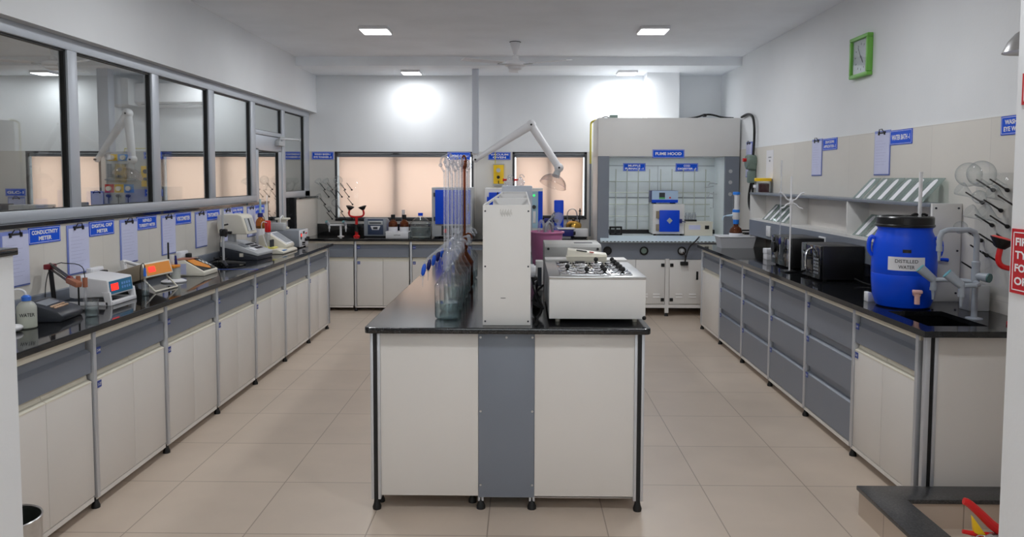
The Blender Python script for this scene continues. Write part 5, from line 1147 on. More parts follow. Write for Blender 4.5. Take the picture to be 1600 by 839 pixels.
# ------------------------------------------------------------------ island bench: burettes, rack, water bath
ZI = 0.9252
def burette_set(i, x, y, amber, label, top, fill):
    """a reagent bottle with a self-filling burette rising from its neck"""
    t = thing('automatic_burette', label, 'burette', (x, y, ZI), 0, 'automatic burettes in a row on the island')
    g = G_AMBER if amber else G_LAB
    MB().lathe([(0, 0.002), (0.052, 0.002), (0.060, 0.009), (0.0625, 0.02), (0.0625, 0.155), (0.0645, 0.16), (0.0645, 0.17), (0.058, 0.178), (0.026, 0.232), (0.0225, 0.24), (0.0225, 0.255), (0.026, 0.258), (0.026, 0.275), (0.019, 0.277)], seg=36).build('bottle', g, t)
    if fill: MB().lathe([(0, 0.006), (0.05, 0.006), (0.0595, 0.014), (0.0595, fill), (0, fill)], seg=30).build('liquid', mat('brown_reagent', (0.22, 0.11, 0.04), 0.4) if amber else G_WATER, t)
    gt = G_AMBER if amber else G_TUBE
    c = MB().lathe([(0.019, 0.25), (0.019, 0.29), (0.024, 0.30), (0.022, 0.33), (0.012, 0.345), (0.009, 0.36)], seg=18)
    c.tube([(0, 0, 0.33), (0.02, 0.0, 0.355), (0.045, 0, 0.35), (0.055, 0, 0.32)], 0.006, 8, smooth=1)
    c.build('ground_joint', gt, t)
    MB().cyl(0.0085, (0.004, 0, 0.34), (0.004, 0, top), 14).build('burette_tube', gt, t)
    MB().cyl(0.0045, (-0.012, 0.004, 0.33), (-0.012, 0.004, top-0.02), 10).build('filling_tube', gt, t)
    h = MB().lathe([(0.0085, top-0.01), (0.016, top+0.005), (0.018, top+0.02), (0.012, top+0.035), (0.005, top+0.045), (0, top+0.046)], (0.004, 0, 0), 14)
    if amber: h.tube([(-0.012, 0.004, top-0.03), (-0.014, 0, top+0.05), (0.0, 0, top+0.085), (0.016, 0, top+0.05), (0.010, 0, top-0.01)], 0.006, 8, smooth=2)
    else: h.tube([(-0.012, 0.004, top-0.03), (-0.03, 0, top), (-0.028, -0.01, top+0.04), (-0.005, 0, top+0.055), (0.004, 0, top+0.04)], 0.005, 8, smooth=2).ball(0.010, (-0.03, 0, top+0.005))
    h.build('overflow_head', gt, t)
    if not amber:
        a = MB().tube([(0.0, 0, 0.36), (-0.03, -0.004, 0.352), (-0.075, -0.006, 0.332), (-0.105, -0.008, 0.30), (-0.115, -0.008, 0.27)], 0.0055, 8, smooth=1)
        a.build('side_arm', G_TUBE, t)
        s = MB().lathe([(0.004, -0.035), (0.010, -0.025), (0.012, 0.0), (0.009, 0.02), (0.004, 0.028)], (-0.117, -0.009, 0.255), 12, axis=(0.2, 0, 1)).build('blue_stopcock', M_NAVY if i % 2 else mat('stopcock_blue', (0.12, 0.36, 0.85), 0.3), t)
        MB().tube([(-0.121, -0.009, 0.225), (-0.124, -0.009, 0.165)], [0.004, 0.0015], 8).box(-0.135, -0.014, 0.218, -0.112, -0.004, 0.224).build('dropping_tip', G_TUBE, s)
    return t
ys = [3.83, 4.05, 4.27, 4.49, 4.71, 4.97, 5.20, 5.42]
where = ['nearest clear glass burette bottle on the island, half full', 'second clear burette bottle from the front of the island', 'third clear burette bottle from the front of the island', 'fourth clear burette bottle from the front of the island',
         'clear burette bottle just before the amber one', 'amber glass burette bottle with a brown tube', 'clear burette bottle just behind the amber one', 'farthest clear burette bottle of the island row']
tops = [0.78, 0.80, 0.765, 0.79, 0.80, 0.79, 0.80, 0.79]
for i, y in enumerate(ys): burette_set(i, -0.385, y, i == 5, where[i], tops[i], [0.085, 0.05, 0.11, 0.07, 0.12, 0.14, 0.08, 0.06][i])
# reagent rack down the middle
RX0, RX1, RY0, RY1, RZ1 = -0.192, 0.042, 3.655, 7.2, 0.59
t = thing('reagent_rack', 'tall white reagent rack standing along the middle of the island', 'rack', (RX0, RY0, ZI))
w = RX1-RX0
e = MB().box(0, 0, 0.0, w, 0.016, RZ1, 0.002).build('end_panel', M_POWD, t); e['label'] = 'white front end panel'
s = MB()
for x in (0.012, w-0.012):
    for z in (0.02, 0.29, 0.56): s.cyl(0.0045, (x, -0.0015, z), (x, 0.0, z), 10)
s.box(0.088, -0.0008, 0.133, 0.112, 0.0, 0.136)
s.build('screw', M_CHAR, e)
lm = MB()
for k in range(14):
    a = k*0.45; lm.box(0.085+0.055*(k/13), -0.0008, 0.545-0.006*(k % 3), 0.088+0.055*(k/13), 0.0, 0.57-0.008*((k*5) % 3))
lm.build('worn_sticker', mat('sticker_grey', (0.80, 0.795, 0.78), 0.6), e)
for q in (1.27, 2.54, RY1-RY0-0.016):
    MB().box(0, q, 0.0, w, q+0.02, RZ1, 0.002).build('upright', M_POWD, t)
for q0, q1 in ((0.016, 1.27), (1.29, 2.54), (2.56, RY1-RY0-0.016)):
    for z in (0.03, 0.26, 0.47): MB().box(0.004, q0, z, w-0.004, q1, z+0.018).build('shelf', M_GREY, t)
MB().box(0.0, 0.01, RZ1-0.014, 0.008, RY1-RY0-0.01, RZ1).build('edge_rail', M_POWD, t); MB().box(w-0.008, 0.01, RZ1-0.014, w, RY1-RY0-0.01, RZ1).build('edge_rail', M_POWD, t)
# tall unit at the far end of the island with glassware on top
t = thing('distillation_unit', 'pale tall box with glassware on top beyond the reagent rack', 'instrument', (-0.05, 7.22, ZI))
MB().box(-0.145, 0.0, 0.012, 0.145, 0.25, 0.645, 0.006).build('housing', mat('pale_blue_grey', (0.78, 0.80, 0.84), 0.4), t); MB().box(-0.13, 0.01, 0, 0.13, 0.24, 0.013).build('foot', M_BLACK, t)
MB().box(-0.1, -0.004, 0.35, 0.1, 0.001, 0.55).build('front_panel', M_LGREY, t)
for x, k, l in ((-0.08, 'flask', 'small clear flask with red stoppers on the pale unit at the island end'), (0.03, 'flask', 'second small clear flask on the pale unit at the island end')):
    o = thing('flask', l, 'flask', (-0.05+x, 7.33, ZI+0.646))
    MB().lathe([(0, 0), (0.03, 0), (0.042, 0.02), (0.042, 0.04), (0.02, 0.065), (0.014, 0.08), (0.016, 0.085)], seg=20).tube([(0.0, 0, 0.07), (-0.01, 0, 0.10), (0.02, 0, 0.11), (0.04, 0, 0.08)], 0.005, 8, smooth=1).build('glass', G_TUBE, o)
    MB().cyl(0.010, (-0.055, 0, 0.055), (-0.02, 0, 0.055)).cyl(0.016, (-0.06, 0, 0.055), (-0.05, 0, 0.055)).build('red_stopcock', M_RED, o)
# water bath
t = thing('water_bath', 'white water bath with a steel ring top and black knobs at the island front', 'water bath', (0.135, 3.715, ZI))
bw, bd, bh = 0.478, 0.80, 0.235
MB().box(0, 0, 0.022, bw, bd, bh-0.012, 0.003).build('housing', M_POWD, t)
MB().box(-0.003, -0.004, bh-0.014, bw+0.003, bd-0.13, bh, 0.003).build('steel_rim', M_STEEL, t)
MB().box(0.0, bd-0.13, bh-0.014, bw, bd, bh+0.012, 0.004).build('rear_ledge', M_POWD, t)
p = MB().box(0.055, 0.035, bh-0.001, bw-0.06, bd-0.15, bh+0.006, 0.002).build('ring_plate', M_CHROME, t)
for x in (0.045, bw-0.045):
    for y in (0.06, bd-0.06): MB().cyl(0.012, (x, y, 0), (x, y, 0.023), 14).build('foot', M_CREAM, t)
MB().ball(0.011, (bw-0.006, 0.003, 0.028)).build('corner_plug', M_BLACK, t)
cols, rows = 4, 5
knob = {(0, 0): 0, (0, 1): 1, (1, 0): 1, (2, 0): 1, (2, 1): 1, (3, 0): 1, (3, 1): 1, (3, 2): 1, (3, 3): 1, (3, 4): 1, (2, 4): 1}
for c in range(cols):
    for r in range(rows):
        x = 0.102 + c*0.091; y = 0.09 + r*0.115
        l = MB().lathe([(0, 0.006), (0.040, 0.006), (0.041, 0.008), (0.030, 0.0095), (0.029, 0.0085), (0.018, 0.011), (0.0, 0.012)], (x, y, bh), 26).lathe([(0.043, 0.005), (0.0435, 0.009), (0.041, 0.009)], (x, y, bh), 26).build('ring_lid', M_CHROME, t)
        if knob.get((c, r)): MB().cyl(0.004, (x, y, bh+0.011), (x, y, bh+0.016), 8).ball(0.013, (x, y, bh+0.025), 14).build('knob', M_BLACK, l)
        elif (c, r) in ((0, 4), (1, 4)): MB().lathe([(0, 0.0125), (0.03, 0.0125), (0.03, 0.0135), (0, 0.0135)], (x, y, bh), 20).build('opening', M_BLACK, l)
cp = MB().prism([(0.0, 0.013), (0.09, 0.013), (0.09, 0.075), (0.02, 0.068)], 'x', 0, 0.23, 0.004, M=T3(0.125, bd-0.145, bh) @ RY(0.13)).prism([(0.0, 0.0), (0.09, 0.0), (0.09, 0.03), (0.0, 0.03)], 'x', 0, 0.23, M=T3(0.125, bd-0.145, bh)).build('control_box', M_CREAM, t)
Mc = T3(0.125, bd-0.145, bh) @ RY(0.13)
MB().box(0.05, 0.02, 0.0705, 0.11, 0.05, 0.0745, M=Mc).build('display', M_BLKPL, cp); MB().box(0.125, 0.015, 0.0705, 0.15, 0.03, 0.0745, M=Mc).build('red_switch', M_RED, cp)
t = thing('shaker_bath', 'plain grey instrument box standing behind the water bath', 'instrument', (0.145, 4.88, ZI))
MB().prism([(0, 0.012), (0.36, 0.012), (0.36, 0.29), (0.03, 0.29), (0.0, 0.275)], 'x', 0, 0.37, 0.005).build('housing', mat('warm_grey_metal', (0.68, 0.68, 0.67), 0.42), t)
k = MB()
for x in (0.025, 0.345): k.cyl(0.008, (x, -0.002, 0.262), (x, -0.012, 0.262), 12)
k.build('screw_knob', M_BLACK, t); MB().box(0.20, 0.10, 0.289, 0.32, 0.16, 0.2925).build('top_slot', M_CHAR, t)
MB().box(0.02, 0.02, 0, 0.35, 0.34, 0.013).build('foot', M_BLACK, t)
t = thing('plastic_bucket', 'pink plastic bucket holding glassware behind the reagent rack', 'bucket', (0.192, 6.0, ZI))
MB().lathe([(0, 0), (0.10, 0), (0.105, 0.01), (0.132, 0.285), (0.145, 0.285), (0.145, 0.296), (0.128, 0.298), (0.098, 0.012), (0, 0.01)], seg=36).build('bucket_wall', M_PINK, t)
t = thing('glass_tubing', 'bundle of clear glassware and dark hose poking out of the pink bucket', 'glassware', (0.18, 6.0, ZI+0.012))
MB().tube([(-0.04, 0, 0.0), (-0.05, 0, 0.32), (-0.03, 0, 0.38), (0.0, 0, 0.33), (0.0, 0, 0.0)], 0.012, 10, smooth=2).tube([(0.03, 0.02, 0.0), (0.02, 0.01, 0.36)], 0.012).build('glass', G_TUBE, t)
MB().tube([(-0.01, -0.05, 0.0), (0.0, -0.03, 0.30), (0.03, 0.0, 0.37), (0.07, 0.02, 0.31), (0.06, 0.03, 0.0)], 0.011, 8, smooth=2).build('hose', M_MGREY, t)
t = thing('power_adapter', 'small white upright box between the rack and the water bath', 'adapter', (0.115, 4.80, ZI))
MB().box(-0.028, 0, 0.0, 0.02, 0.09, 0.19, 0.004).build('box', M_POWD, t); MB().box(-0.015, -0.003, 0.03, 0.01, 0.001, 0.15).build('grille', M_CHAR, t)
t = thing('rack_socket', 'white round socket on the right flank of the reagent rack', 'socket', (RX1+0.0005, 3.98, 1.155), PI/2)
MB().cyl(0.035, (0, 0, 0), (0, -0.022, 0), 20).cyl(0.028, (0, -0.022, 0), (0, -0.03, 0), 20).build('socket_body', M_WHPL, t)
t = thing('cable_tangle', 'black power cables looping beside the water bath', 'cables', (0.088, 4.0, ZI))
m = MB()
m.tube([(-0.035, -0.02, 0.20), (-0.02, 0.0, 0.13), (0.0, 0.05, 0.08), (0.012, -0.05, 0.06), (0.02, -0.15, 0.05)], 0.007, 8, smooth=2)
m.tube([(0.03, 0.2, 0.12), (-0.02, 0.05, 0.10), (-0.03, -0.05, 0.06), (0.0, -0.10, 0.05), (0.025, -0.12, 0.045)], 0.006, 8, smooth=2)
m.tube([(-0.03, 0.1, 0.05), (0.0, 0.0, 0.045), (0.02, -0.12, 0.04), (-0.01, -0.22, 0.012), (-0.02, -0.36, 0.007)], 0.007, 8, smooth=2)
m.tube([(0.02, 0.4, 0.006), (-0.02, 0.2, 0.05), (0.0, 0.1, 0.16), (-0.03, 0.0, 0.16), (-0.01, -0.08, 0.09), (0.02, -0.14, 0.05)], 0.007, 8, smooth=2)
m.box(-0.03, 0.15, 0.0, 0.02, 0.22, 0.05, 0.008).box(-0.03, 0.25, 0.09, 0.0, 0.31, 0.16, 0.008)
m.build('cables', M_BLACK, t)
# ------------------------------------------------------------------ right bench
ZR = 0.9252
def Q(name, label, cat, x, y, z=ZR, rz=RIGHT, group=None): return thing(name, label, cat, (x, y, z), rz, group)
# shelf unit against the wall: built along its length, local x runs towards the camera
Y0, Y1 = 7.975, 4.44
t = Q('wall_shelf', 'white three bay shelf with slate edges standing along the right wall', 'shelf', 2.40, Y0)
Ls = Y0-Y1; D = 0.172
for x in (0.0, 1.18, 2.365):
    MB().box(x, 0.0, 0.0, x+0.018, D, 0.555, 0.001).build('upright', M_POWD, t)
e = MB().box(Ls-0.02, 0.0, 0.0, Ls, D, 0.578, 0.001).build('end_panel', M_POWD, t); e['label'] = 'white end panel with corner screws'
MB().box(-0.005, -0.004, 0.555, Ls-0.02, D, 0.575, 0.001).build('top_shelf', M_GREY, t)
MB().box(0.018, 0.0, 0.29, Ls-0.02, D, 0.31).build('middle_shelf', M_POWD, t)
MB().box(0.0, -0.003, 0.13, Ls-0.02, 0.02, 0.29).build('socket_rail', M_GREY, t)
MB().box(0.018, D-0.012, 0.31, Ls-0.02, D, 0.555).build('back_panel', M_CAB, t)
s = MB()
for z in (0.05, 0.30, 0.55): s.cyl(0.006, (Ls, 0.02, z), (Ls+0.004, 0.02, z)).cyl(0.006, (Ls, D-0.02, z), (Ls+0.004, D-0.02, z))
s.build('screw', M_CHAR, e)
for i, (y, l, pl) in enumerate(((7.33, 'white socket plate on the shelf rail by the burette stand', False), (6.02, 'white double socket with a black plug above the large microwave', True), (4.86, 'white socket plate on the shelf rail by the blue drum', False))):
    u = Q('wall_socket', l, 'socket', 2.3965, y, ZR+0.21)
    MB().box(-0.06, -0.012, -0.05, 0.06, 0, 0.05, 0.003).build('face_plate', M_WHPL, u)
    MB().box(-0.04, -0.016, -0.012, -0.02, -0.010, 0.012, 0.001).box(-0.002, -0.0135, -0.022, 0.002, -0.0115, 0.022).build('rocker_switch', M_PAPERW, u)
    if pl: MB().box(0.015, -0.05, -0.025, 0.052, -0.012, 0.022, 0.006).build('black_plug', M_BLACK, u)
# drawdown glass plates: each leans back on the shelf with a white coating stripe
plate_g = 'coated glass plates leaning on the shelf'
def plate(label, y, z, h, proto=[None]):
    loc = (2.415, y, z)
    if proto[0] is None:
        o = thing('glass_plate', label, 'glass plate', loc, RIGHT, plate_g)
        M = RX(-0.74)
        MB().box(-0.075, 0.0, 0.0, 0.075, 0.004, 0.205, M=T3(0, 0.003, 0.0)@M).build('glass', G_PLATE, o)
        MB().prism([(-0.03, 0.008), (0.025, 0.008), (0.025, 0.16), (0.018, 0.185), (-0.003, 0.195), (-0.023, 0.185), (-0.03, 0.16)], 'y', -0.0014, -0.0002, M=T3(0, 0.003, 0.0)@M).build('white_coating', M_PAPERW, o)
        proto[0] = o; return o
    return dup(proto[0], loc, RIGHT, label)

rank = ['farthest', 'second from the far end', 'third from the far end', 'fourth from the far end', 'fifth from the far end', 'nearest, behind the drum rod']
for k, y in enumerate((5.49, 5.31, 5.15, 4.985, 4.83, 4.67)): plate('glass plate on the top shelf, %s of its row of six' % rank[k] if k < 5 else 'glass plate on the top shelf nearest the white drum rod', y, ZR+0.5755, 0.2)
for k, y in enumerate((7.55, 7.38, 7.21, 7.04)): plate('glass plate on the middle shelf behind the burette stand, %s' % ['farthest', 'second', 'third', 'nearest'][k], y, ZR+0.3105, 0.2)
for k, y in enumerate((5.47, 5.30, 5.13, 4.96)): plate('glass plate on the middle shelf left of the blue drum, %s' % ['farthest', 'second', 'third', 'nearest the drum'][k], y, ZR+0.3105, 0.2)
t = Q('storage_jar', 'clear jar with yellow lid holding white and dark red strips', 'jar', 2.488, 7.84, ZR+0.5755)
MB().lathe([(0, 0.001), (0.08, 0.001), (0.083, 0.008), (0.083, 0.115), (0.078, 0.12)], seg=30).build('clear_wall', G_PANE, t)
MB().lathe([(0.085, 0.118), (0.086, 0.145), (0.08, 0.15), (0, 0.15)], seg=30).build('yellow_lid', M_YEL, t)
m = MB(); m2 = MB()
for k in range(7): m.box(-0.062+k*0.009, -0.05, 0.004, -0.056+k*0.009, 0.05, 0.10)
for k in range(8): m2.box(0.004+k*0.0075, -0.045, 0.004, 0.009+k*0.0075, 0.045, 0.09)
m.build('white_strips', M_PAPERW, t); m2.build('dark_red_strips', mat('maroon_strips', (0.30, 0.15, 0.16), 0.6), t)
MB().box(-0.05, -0.0845, 0.05, 0.035, -0.083, 0.08).build('label', M_PAPERW, t)

# tub and dispenser
t = Q('plastic_tub', 'white plastic tub at the far end of the right bench', 'tub', 2.23, 7.90)
def frus(m, x0, y0, x1, y1, z0, z1, g):
    tb = bmesh.new(); lo = [(x0+g, y0+g, z0), (x1-g, y0+g, z0), (x1-g, y1-g, z0), (x0+g, y1-g, z0)]; hi = [(x0, y0, z1), (x1, y0, z1), (x1, y1, z1), (x0, y1, z1)]
    a = [tb.verts.new(p) for p in lo]; b = [tb.verts.new(p) for p in hi]
    for i in range(4): tb.faces.new((a[i], a[(i+1) % 4], b[(i+1) % 4], b[i]))
    tb.faces.new(a); return m._merge(tb)
m = MB(); frus(m, -0.115, -0.185, 0.115, 0.185, 0.0, 0.115, 0.022); frus(m, -0.111, -0.181, 0.111, 0.181, 0.005, 0.115, 0.022)
for q in ((-0.128, -0.198, 0.128, -0.181), (-0.128, 0.181, 0.128, 0.198), (-0.128, -0.181, -0.111, 0.181), (0.111, -0.181, 0.128, 0.181)): m.box(q[0], q[1], 0.112, q[2], q[3], 0.124, 0.003)
m.build('tub_wall', M_WHPL, t)
t = Q('bottle_dispenser', 'amber bottle topped by a blue and white dispenser standing in the tub', 'dispenser', 2.235, 7.90, ZR+0.006)
MB().lathe([(0, 0), (0.062, 0), (0.066, 0.006), (0.066, 0.165), (0.055, 0.195), (0.024, 0.22), (0.022, 0.245), (0, 0.245)], seg=26).build('amber_glass', G_AMBER, t)
MB().lathe([(0, 0.004), (0.062, 0.004), (0.062, 0.16), (0, 0.16)], seg=24).build('dark_reagent', mat('brown_reagent', (0.22, 0.11, 0.04), 0.4), t)
MB().lathe([(0.0672, 0.04), (0.0675, 0.041), (0.0675, 0.145), (0.0672, 0.146)], seg=26).build('label', M_PAPERW, t)
MB().lathe([(0.028, 0.24), (0.03, 0.27), (0.03, 0.285), (0, 0.285)], seg=20).lathe([(0.036, 0.36), (0.038, 0.375), (0.036, 0.39), (0.0, 0.39)], seg=20).lathe([(0.0, 0.545), (0.036, 0.545), (0.038, 0.56), (0.034, 0.575), (0, 0.576)], seg=20).build('blue_rings', mat('dispenser_blue', (0.15, 0.5, 0.9), 0.35), t)
MB().lathe([(0.03, 0.285), (0.038, 0.30), (0.038, 0.36), (0.03, 0.365)], seg=20).lathe([(0.031, 0.39), (0.031, 0.545)], seg=20).build('white_body', M_WHPL, t)
MB().tube([(0.0, -0.03, 0.33), (0.0, -0.10, 0.325)], [0.014, 0.008]).tube([(0, -0.10, 0.325), (0, -0.13, 0.32), (0, -0.14, 0.28)], 0.005, 8, smooth=1).build('spout', mat('dispenser_pale', (0.75, 0.85, 0.93), 0.35), t)
MB().box(0.012, -0.034, 0.40, 0.02, -0.030, 0.54).build('scale', M_CHAR, t)
# white carton
t = Q('carton', 'small white two part carton beside the small microwave', 'carton', 2.175, 6.80)
MB().box(0, 0, 0, 0.10, 0.10, 0.048, 0.002).box(-0.003, -0.003, 0.05, 0.103, 0.103, 0.095, 0.002).box(0.002, 0.002, 0.045, 0.098, 0.098, 0.055).build('carton', M_PAPERW, t)
t = Q('microwave_oven', 'small black microwave with a round dial and a silver door strip', 'microwave', 2.115, 6.40)
MB().box(0, 0.012, 0.012, 0.44, 0.27, 0.25, 0.006).build('housing', M_BLKPL, t)
d = MB().box(0.165, -0.002, 0.014, 0.438, 0.014, 0.248, 0.004).build('door', M_BLKGL, t)
MB().box(0.215, -0.005, 0.05, 0.295, -0.001, 0.21).build('door_window', mat('window_smoke', (0.25, 0.27, 0.28), 0.1), d)
MB().box(0.395, -0.006, 0.02, 0.425, -0.001, 0.242, 0.001).build('silver_strip', M_CHROME, d)
p = MB().box(0.002, -0.002, 0.014, 0.162, 0.014, 0.248, 0.004).build('control_panel', M_BLKGL, t)
MB().cyl(0.045, (0.08, -0.002, 0.15), (0.08, -0.018, 0.15), 26).cyl(0.02, (0.06, -0.002, 0.215), (0.06, -0.006, 0.215)).build('dial', M_BLKPL, p)
MB().box(0.05, -0.005, 0.06, 0.11, -0.001, 0.08).build('legend_plate', M_MGREY, p)
f = MB()
for x in (0.04, 0.40):
    for y in (0.04, 0.24): f.cyl(0.014, (x, y, 0), (x, y, 0.013), 10)
f.build('foot', M_BLACK, t)
t = Q('microwave_oven', 'large black microwave with a curved silver handle by the blue drum', 'microwave', 2.085, 5.63)
MB().box(0, 0.016, 0.012, 0.36, 0.305, 0.25, 0.005).build('housing', M_BLKPL, t)
d = MB().box(0.0, -0.002, 0.014, 0.225, 0.018, 0.248, 0.004).build('door', M_BLKGL, t)
MB().tube([(0.20, 0.0, 0.225), (0.20, -0.035, 0.205), (0.20, -0.045, 0.17), (0.20, -0.045, 0.10), (0.20, -0.035, 0.06), (0.20, 0.0, 0.04)], 0.008, 10, smooth=2).build('handle', M_CHROME, d)
p = MB().box(0.228, -0.002, 0.014, 0.358, 0.018, 0.248, 0.004).build('control_panel', M_BLKGL, t)
k = MB()
for i in range(5):
    for j in range(3): k.box(0.25+j*0.03, -0.004, 0.05+i*0.024, 0.268+j*0.03, -0.0015, 0.064+i*0.024)
k.build('keypad', M_MGREY, p)
f = MB()
for x in (0.04, 0.32):
    for y in (0.05, 0.26): f.cyl(0.014, (x, y, 0), (x, y, 0.013), 10)
f.build('foot', M_BLACK, t)
t = thing('power_cable', 'black cable lying between large microwave and blue drum', 'cable', (2.33, 5.05, ZR))
MB().tube([(-0.03, 0.16, 0.03), (0.0, 0.06, 0.01), (0.03, -0.03, 0.006), (-0.02, -0.12, 0.006), (0.02, -0.22, 0.02), (0.045, -0.26, 0.1)], 0.006, 8, smooth=2).build('cable', M_BLACK, t)
# burette stand
t = Q('burette_stand', 'white burette stand with a butterfly clamp and slim burette before the microwave', 'burette stand', 2.065, 5.82, ZR, 0.0)
MB().box(-0.05, -0.05, 0, 0.045, 0.07, 0.012, 0.003).build('base_plate', M_BLKPL, t)
MB().cyl(0.0065, (0, 0, 0.01), (0, 0, 0.74), 12).build('rod', M_WHPL, t)
c = MB().box(-0.012, -0.02, 0.525, 0.012, 0.012, 0.56, 0.004)
for sx in (-1, 1):
    P_ = [(sx*0.01, -0.006, 0.555), (sx*0.035, -0.008, 0.56), (sx*0.05, -0.01, 0.585), (sx*0.075, -0.012, 0.61), (sx*0.095, -0.012, 0.612)]
    c.tube(P_, 0.006, 8, smooth=2)
    c.tube([(sx*0.01, -0.006, 0.53), (sx*0.035, -0.008, 0.525), (sx*0.055, -0.01, 0.50), (sx*0.085, -0.012, 0.49)], 0.006, 8, smooth=2)
c.build('butterfly_clamp', M_WHPL, t)
b = MB().cyl(0.0055, (-0.085, -0.018, 0.25), (-0.085, -0.018, 0.86), 12).build('burette', G_TUBE, t)
MB().lathe([(0.004, -0.02), (0.009, -0.01), (0.011, 0.01), (0.006, 0.03)], (-0.085, -0.018, 0.235), 12).build('blue_stopcock', M_NAVY, b)
MB().cyl(0.003, (-0.085, -0.018, 0.14), (-0.085, -0.018, 0.215), 8).build('tip', G_TUBE, b)
# drum
t = thing('distilled_water_drum', 'blue plastic drum with black lid lettered DISTILLED WATER', 'drum', (2.165, 4.285, ZR), -0.38)
pr = [(0, 0), (0.125, 0), (0.14, 0.008), (0.158, 0.06), (0.166, 0.14), (0.1675, 0.185), (0.1655, 0.19), (0.1675, 0.195), (0.168, 0.25), (0.164, 0.33), (0.152, 0.40), (0.139, 0.43), (0.139, 0.445), (0.145, 0.448), (0.145, 0.456), (0, 0.456)]
MB().lathe(pr, seg=48).build('body', M_DRUM, t)
MB().lathe([(0.15, 0.452), (0.153, 0.456), (0.153, 0.464), (0.148, 0.468), (0.148, 0.505), (0.142, 0.512), (0.125, 0.512), (0.122, 0.504), (0, 0.504)], seg=48).build('lid', M_BLKPL, t)
m = MB()
for a, zz in ((0.0, 0.32),):
    for sx in (-1, 1):
        M = RZ(0 if sx > 0 else PI)
        m.tube([(0.155, -0.03, 0.385), (0.17, -0.03, 0.392), (0.182, -0.03, 0.365), (0.182, -0.03, 0.31), (0.165, -0.03, 0.285)], 0.010, 8, smooth=1, M=M)
        m.tube([(0.155, 0.03, 0.385), (0.17, 0.03, 0.392), (0.182, 0.03, 0.365), (0.182, 0.03, 0.31), (0.165, 0.03, 0.285)], 0.010, 8, smooth=1, M=M)
        m.box(0.172, -0.035, 0.335, 0.19, 0.035, 0.36, 0.005, M=M)
m.build('side_handle', M_DRUM, t)
def wrap(m, w, h, z, r, n=12, d=0.0008, th0=-PI/2):
    tb = bmesh.new(); A = []; B = []
    for i in range(n+1):
        a = th0 + (i/n-0.5)*w/r; A.append(tb.verts.new(((r+d)*math.cos(a), (r+d)*math.sin(a), z-h/2))); B.append(tb.verts.new(((r+d)*math.cos(a), (r+d)*math.sin(a), z+h/2)))
    for i in range(n): tb.faces.new((A[i], A[i+1], B[i+1], B[i]))
    return m._merge(tb)
lb = wrap(MB(), 0.19, 0.075, 0.255, 0.1685).build('label', M_PAPERW, t)
lt = MB().text('DISTILLED', 0.115, 0.019, T3(0, 0, 0.270)).text('WATER', 0.08, 0.019, T3(0, 0, 0.238))
for v in lt.bm.verts:
    a = -PI/2 + v.co.x/0.1685; v.co = Vector((0.1700*math.cos(a), 0.1700*math.sin(a), v.co.z))
lt.build('lettering', M_INK, lb)
wrap(MB(), 0.042, 0.018, 0.325, 0.1655).build('black_badge', M_BLKPL, t)
m = MB().cyl(0.018, (0.05, -0.15, 0.095), (0.055, -0.19, 0.095), 14).cyl(0.014, (0.055, -0.18, 0.10), (0.055, -0.18, 0.04), 14).box(0.03, -0.20, 0.10, 0.08, -0.165, 0.118, 0.005)
m.build('tap', M_PEACH, t)
MB().cyl(0.010, (0.075, 0.03, 0.50), (0.075, 0.03, 0.76), 12).build('dip_rod', M_WHPL, t)
MB().tube([(0.035, 0.02, 0.515), (0.055, 0.028, 0.525), (0.075, 0.03, 0.515), (0.095, 0.032, 0.525), (0.115, 0.035, 0.515)], 0.007, 8, smooth=1).build('rod_clip', M_BLACK, t)
t = Q('wedge_block', 'small white wedge block against the foot of the blue drum', 'block', 2.03, 4.47)
MB().prism([(0, 0), (0.09, 0), (0.02, 0.055), (0, 0.055)], 'x', 0, 0.05, 0.002).build('block', M_WHPL, t)
# sink tap
t = Q('laboratory_tap', 'grey swan neck tap with teal ended side valves over the near sink', 'tap', 2.335, 3.89)
MB().lathe([(0, 0), (0.04, 0), (0.04, 0.005), (0.016, 0.01), (0.0145, 0.02), (0.0145, 0.18), (0.018, 0.185), (0.02, 0.20), (0.02, 0.25), (0.018, 0.27), (0.02, 0.28), (0.02, 0.295), (0.015, 0.30), (0, 0.30)], seg=20).build('column', M_PIPEG, t)
n = MB().tube([(0, 0, 0.29), (0, 0, 0.42), (0, -0.012, 0.448), (0, -0.04, 0.46), (0, -0.15, 0.46), (0, -0.178, 0.448), (0, -0.19, 0.42), (0, -0.19, 0.37)], 0.0135, 14).cyl(0.015, (0, -0.19, 0.375), (0, -0.19, 0.35), 14)
n.tube([(0, -0.19, 0.35), (0, -0.19, 0.335), (0, -0.19, 0.32), (0, -0.19, 0.30)], [0.010, 0.006], 10).build('swan_neck', M_PIPEG, t)
TD = mat('teal_disc', (0.42, 0.66, 0.68), 0.35)
MB().cyl(0.018, (0.0, 0, 0.225), (0.06, 0.03, 0.22), 18, 0.024).build('tap_handle', M_PIPEG, t)
MB().cyl(0.0235, (0.06, 0.03, 0.22), (0.066, 0.033, 0.2195), 18).build('teal_disc', mat('teal_dark', (0.25, 0.42, 0.42), 0.35), t)
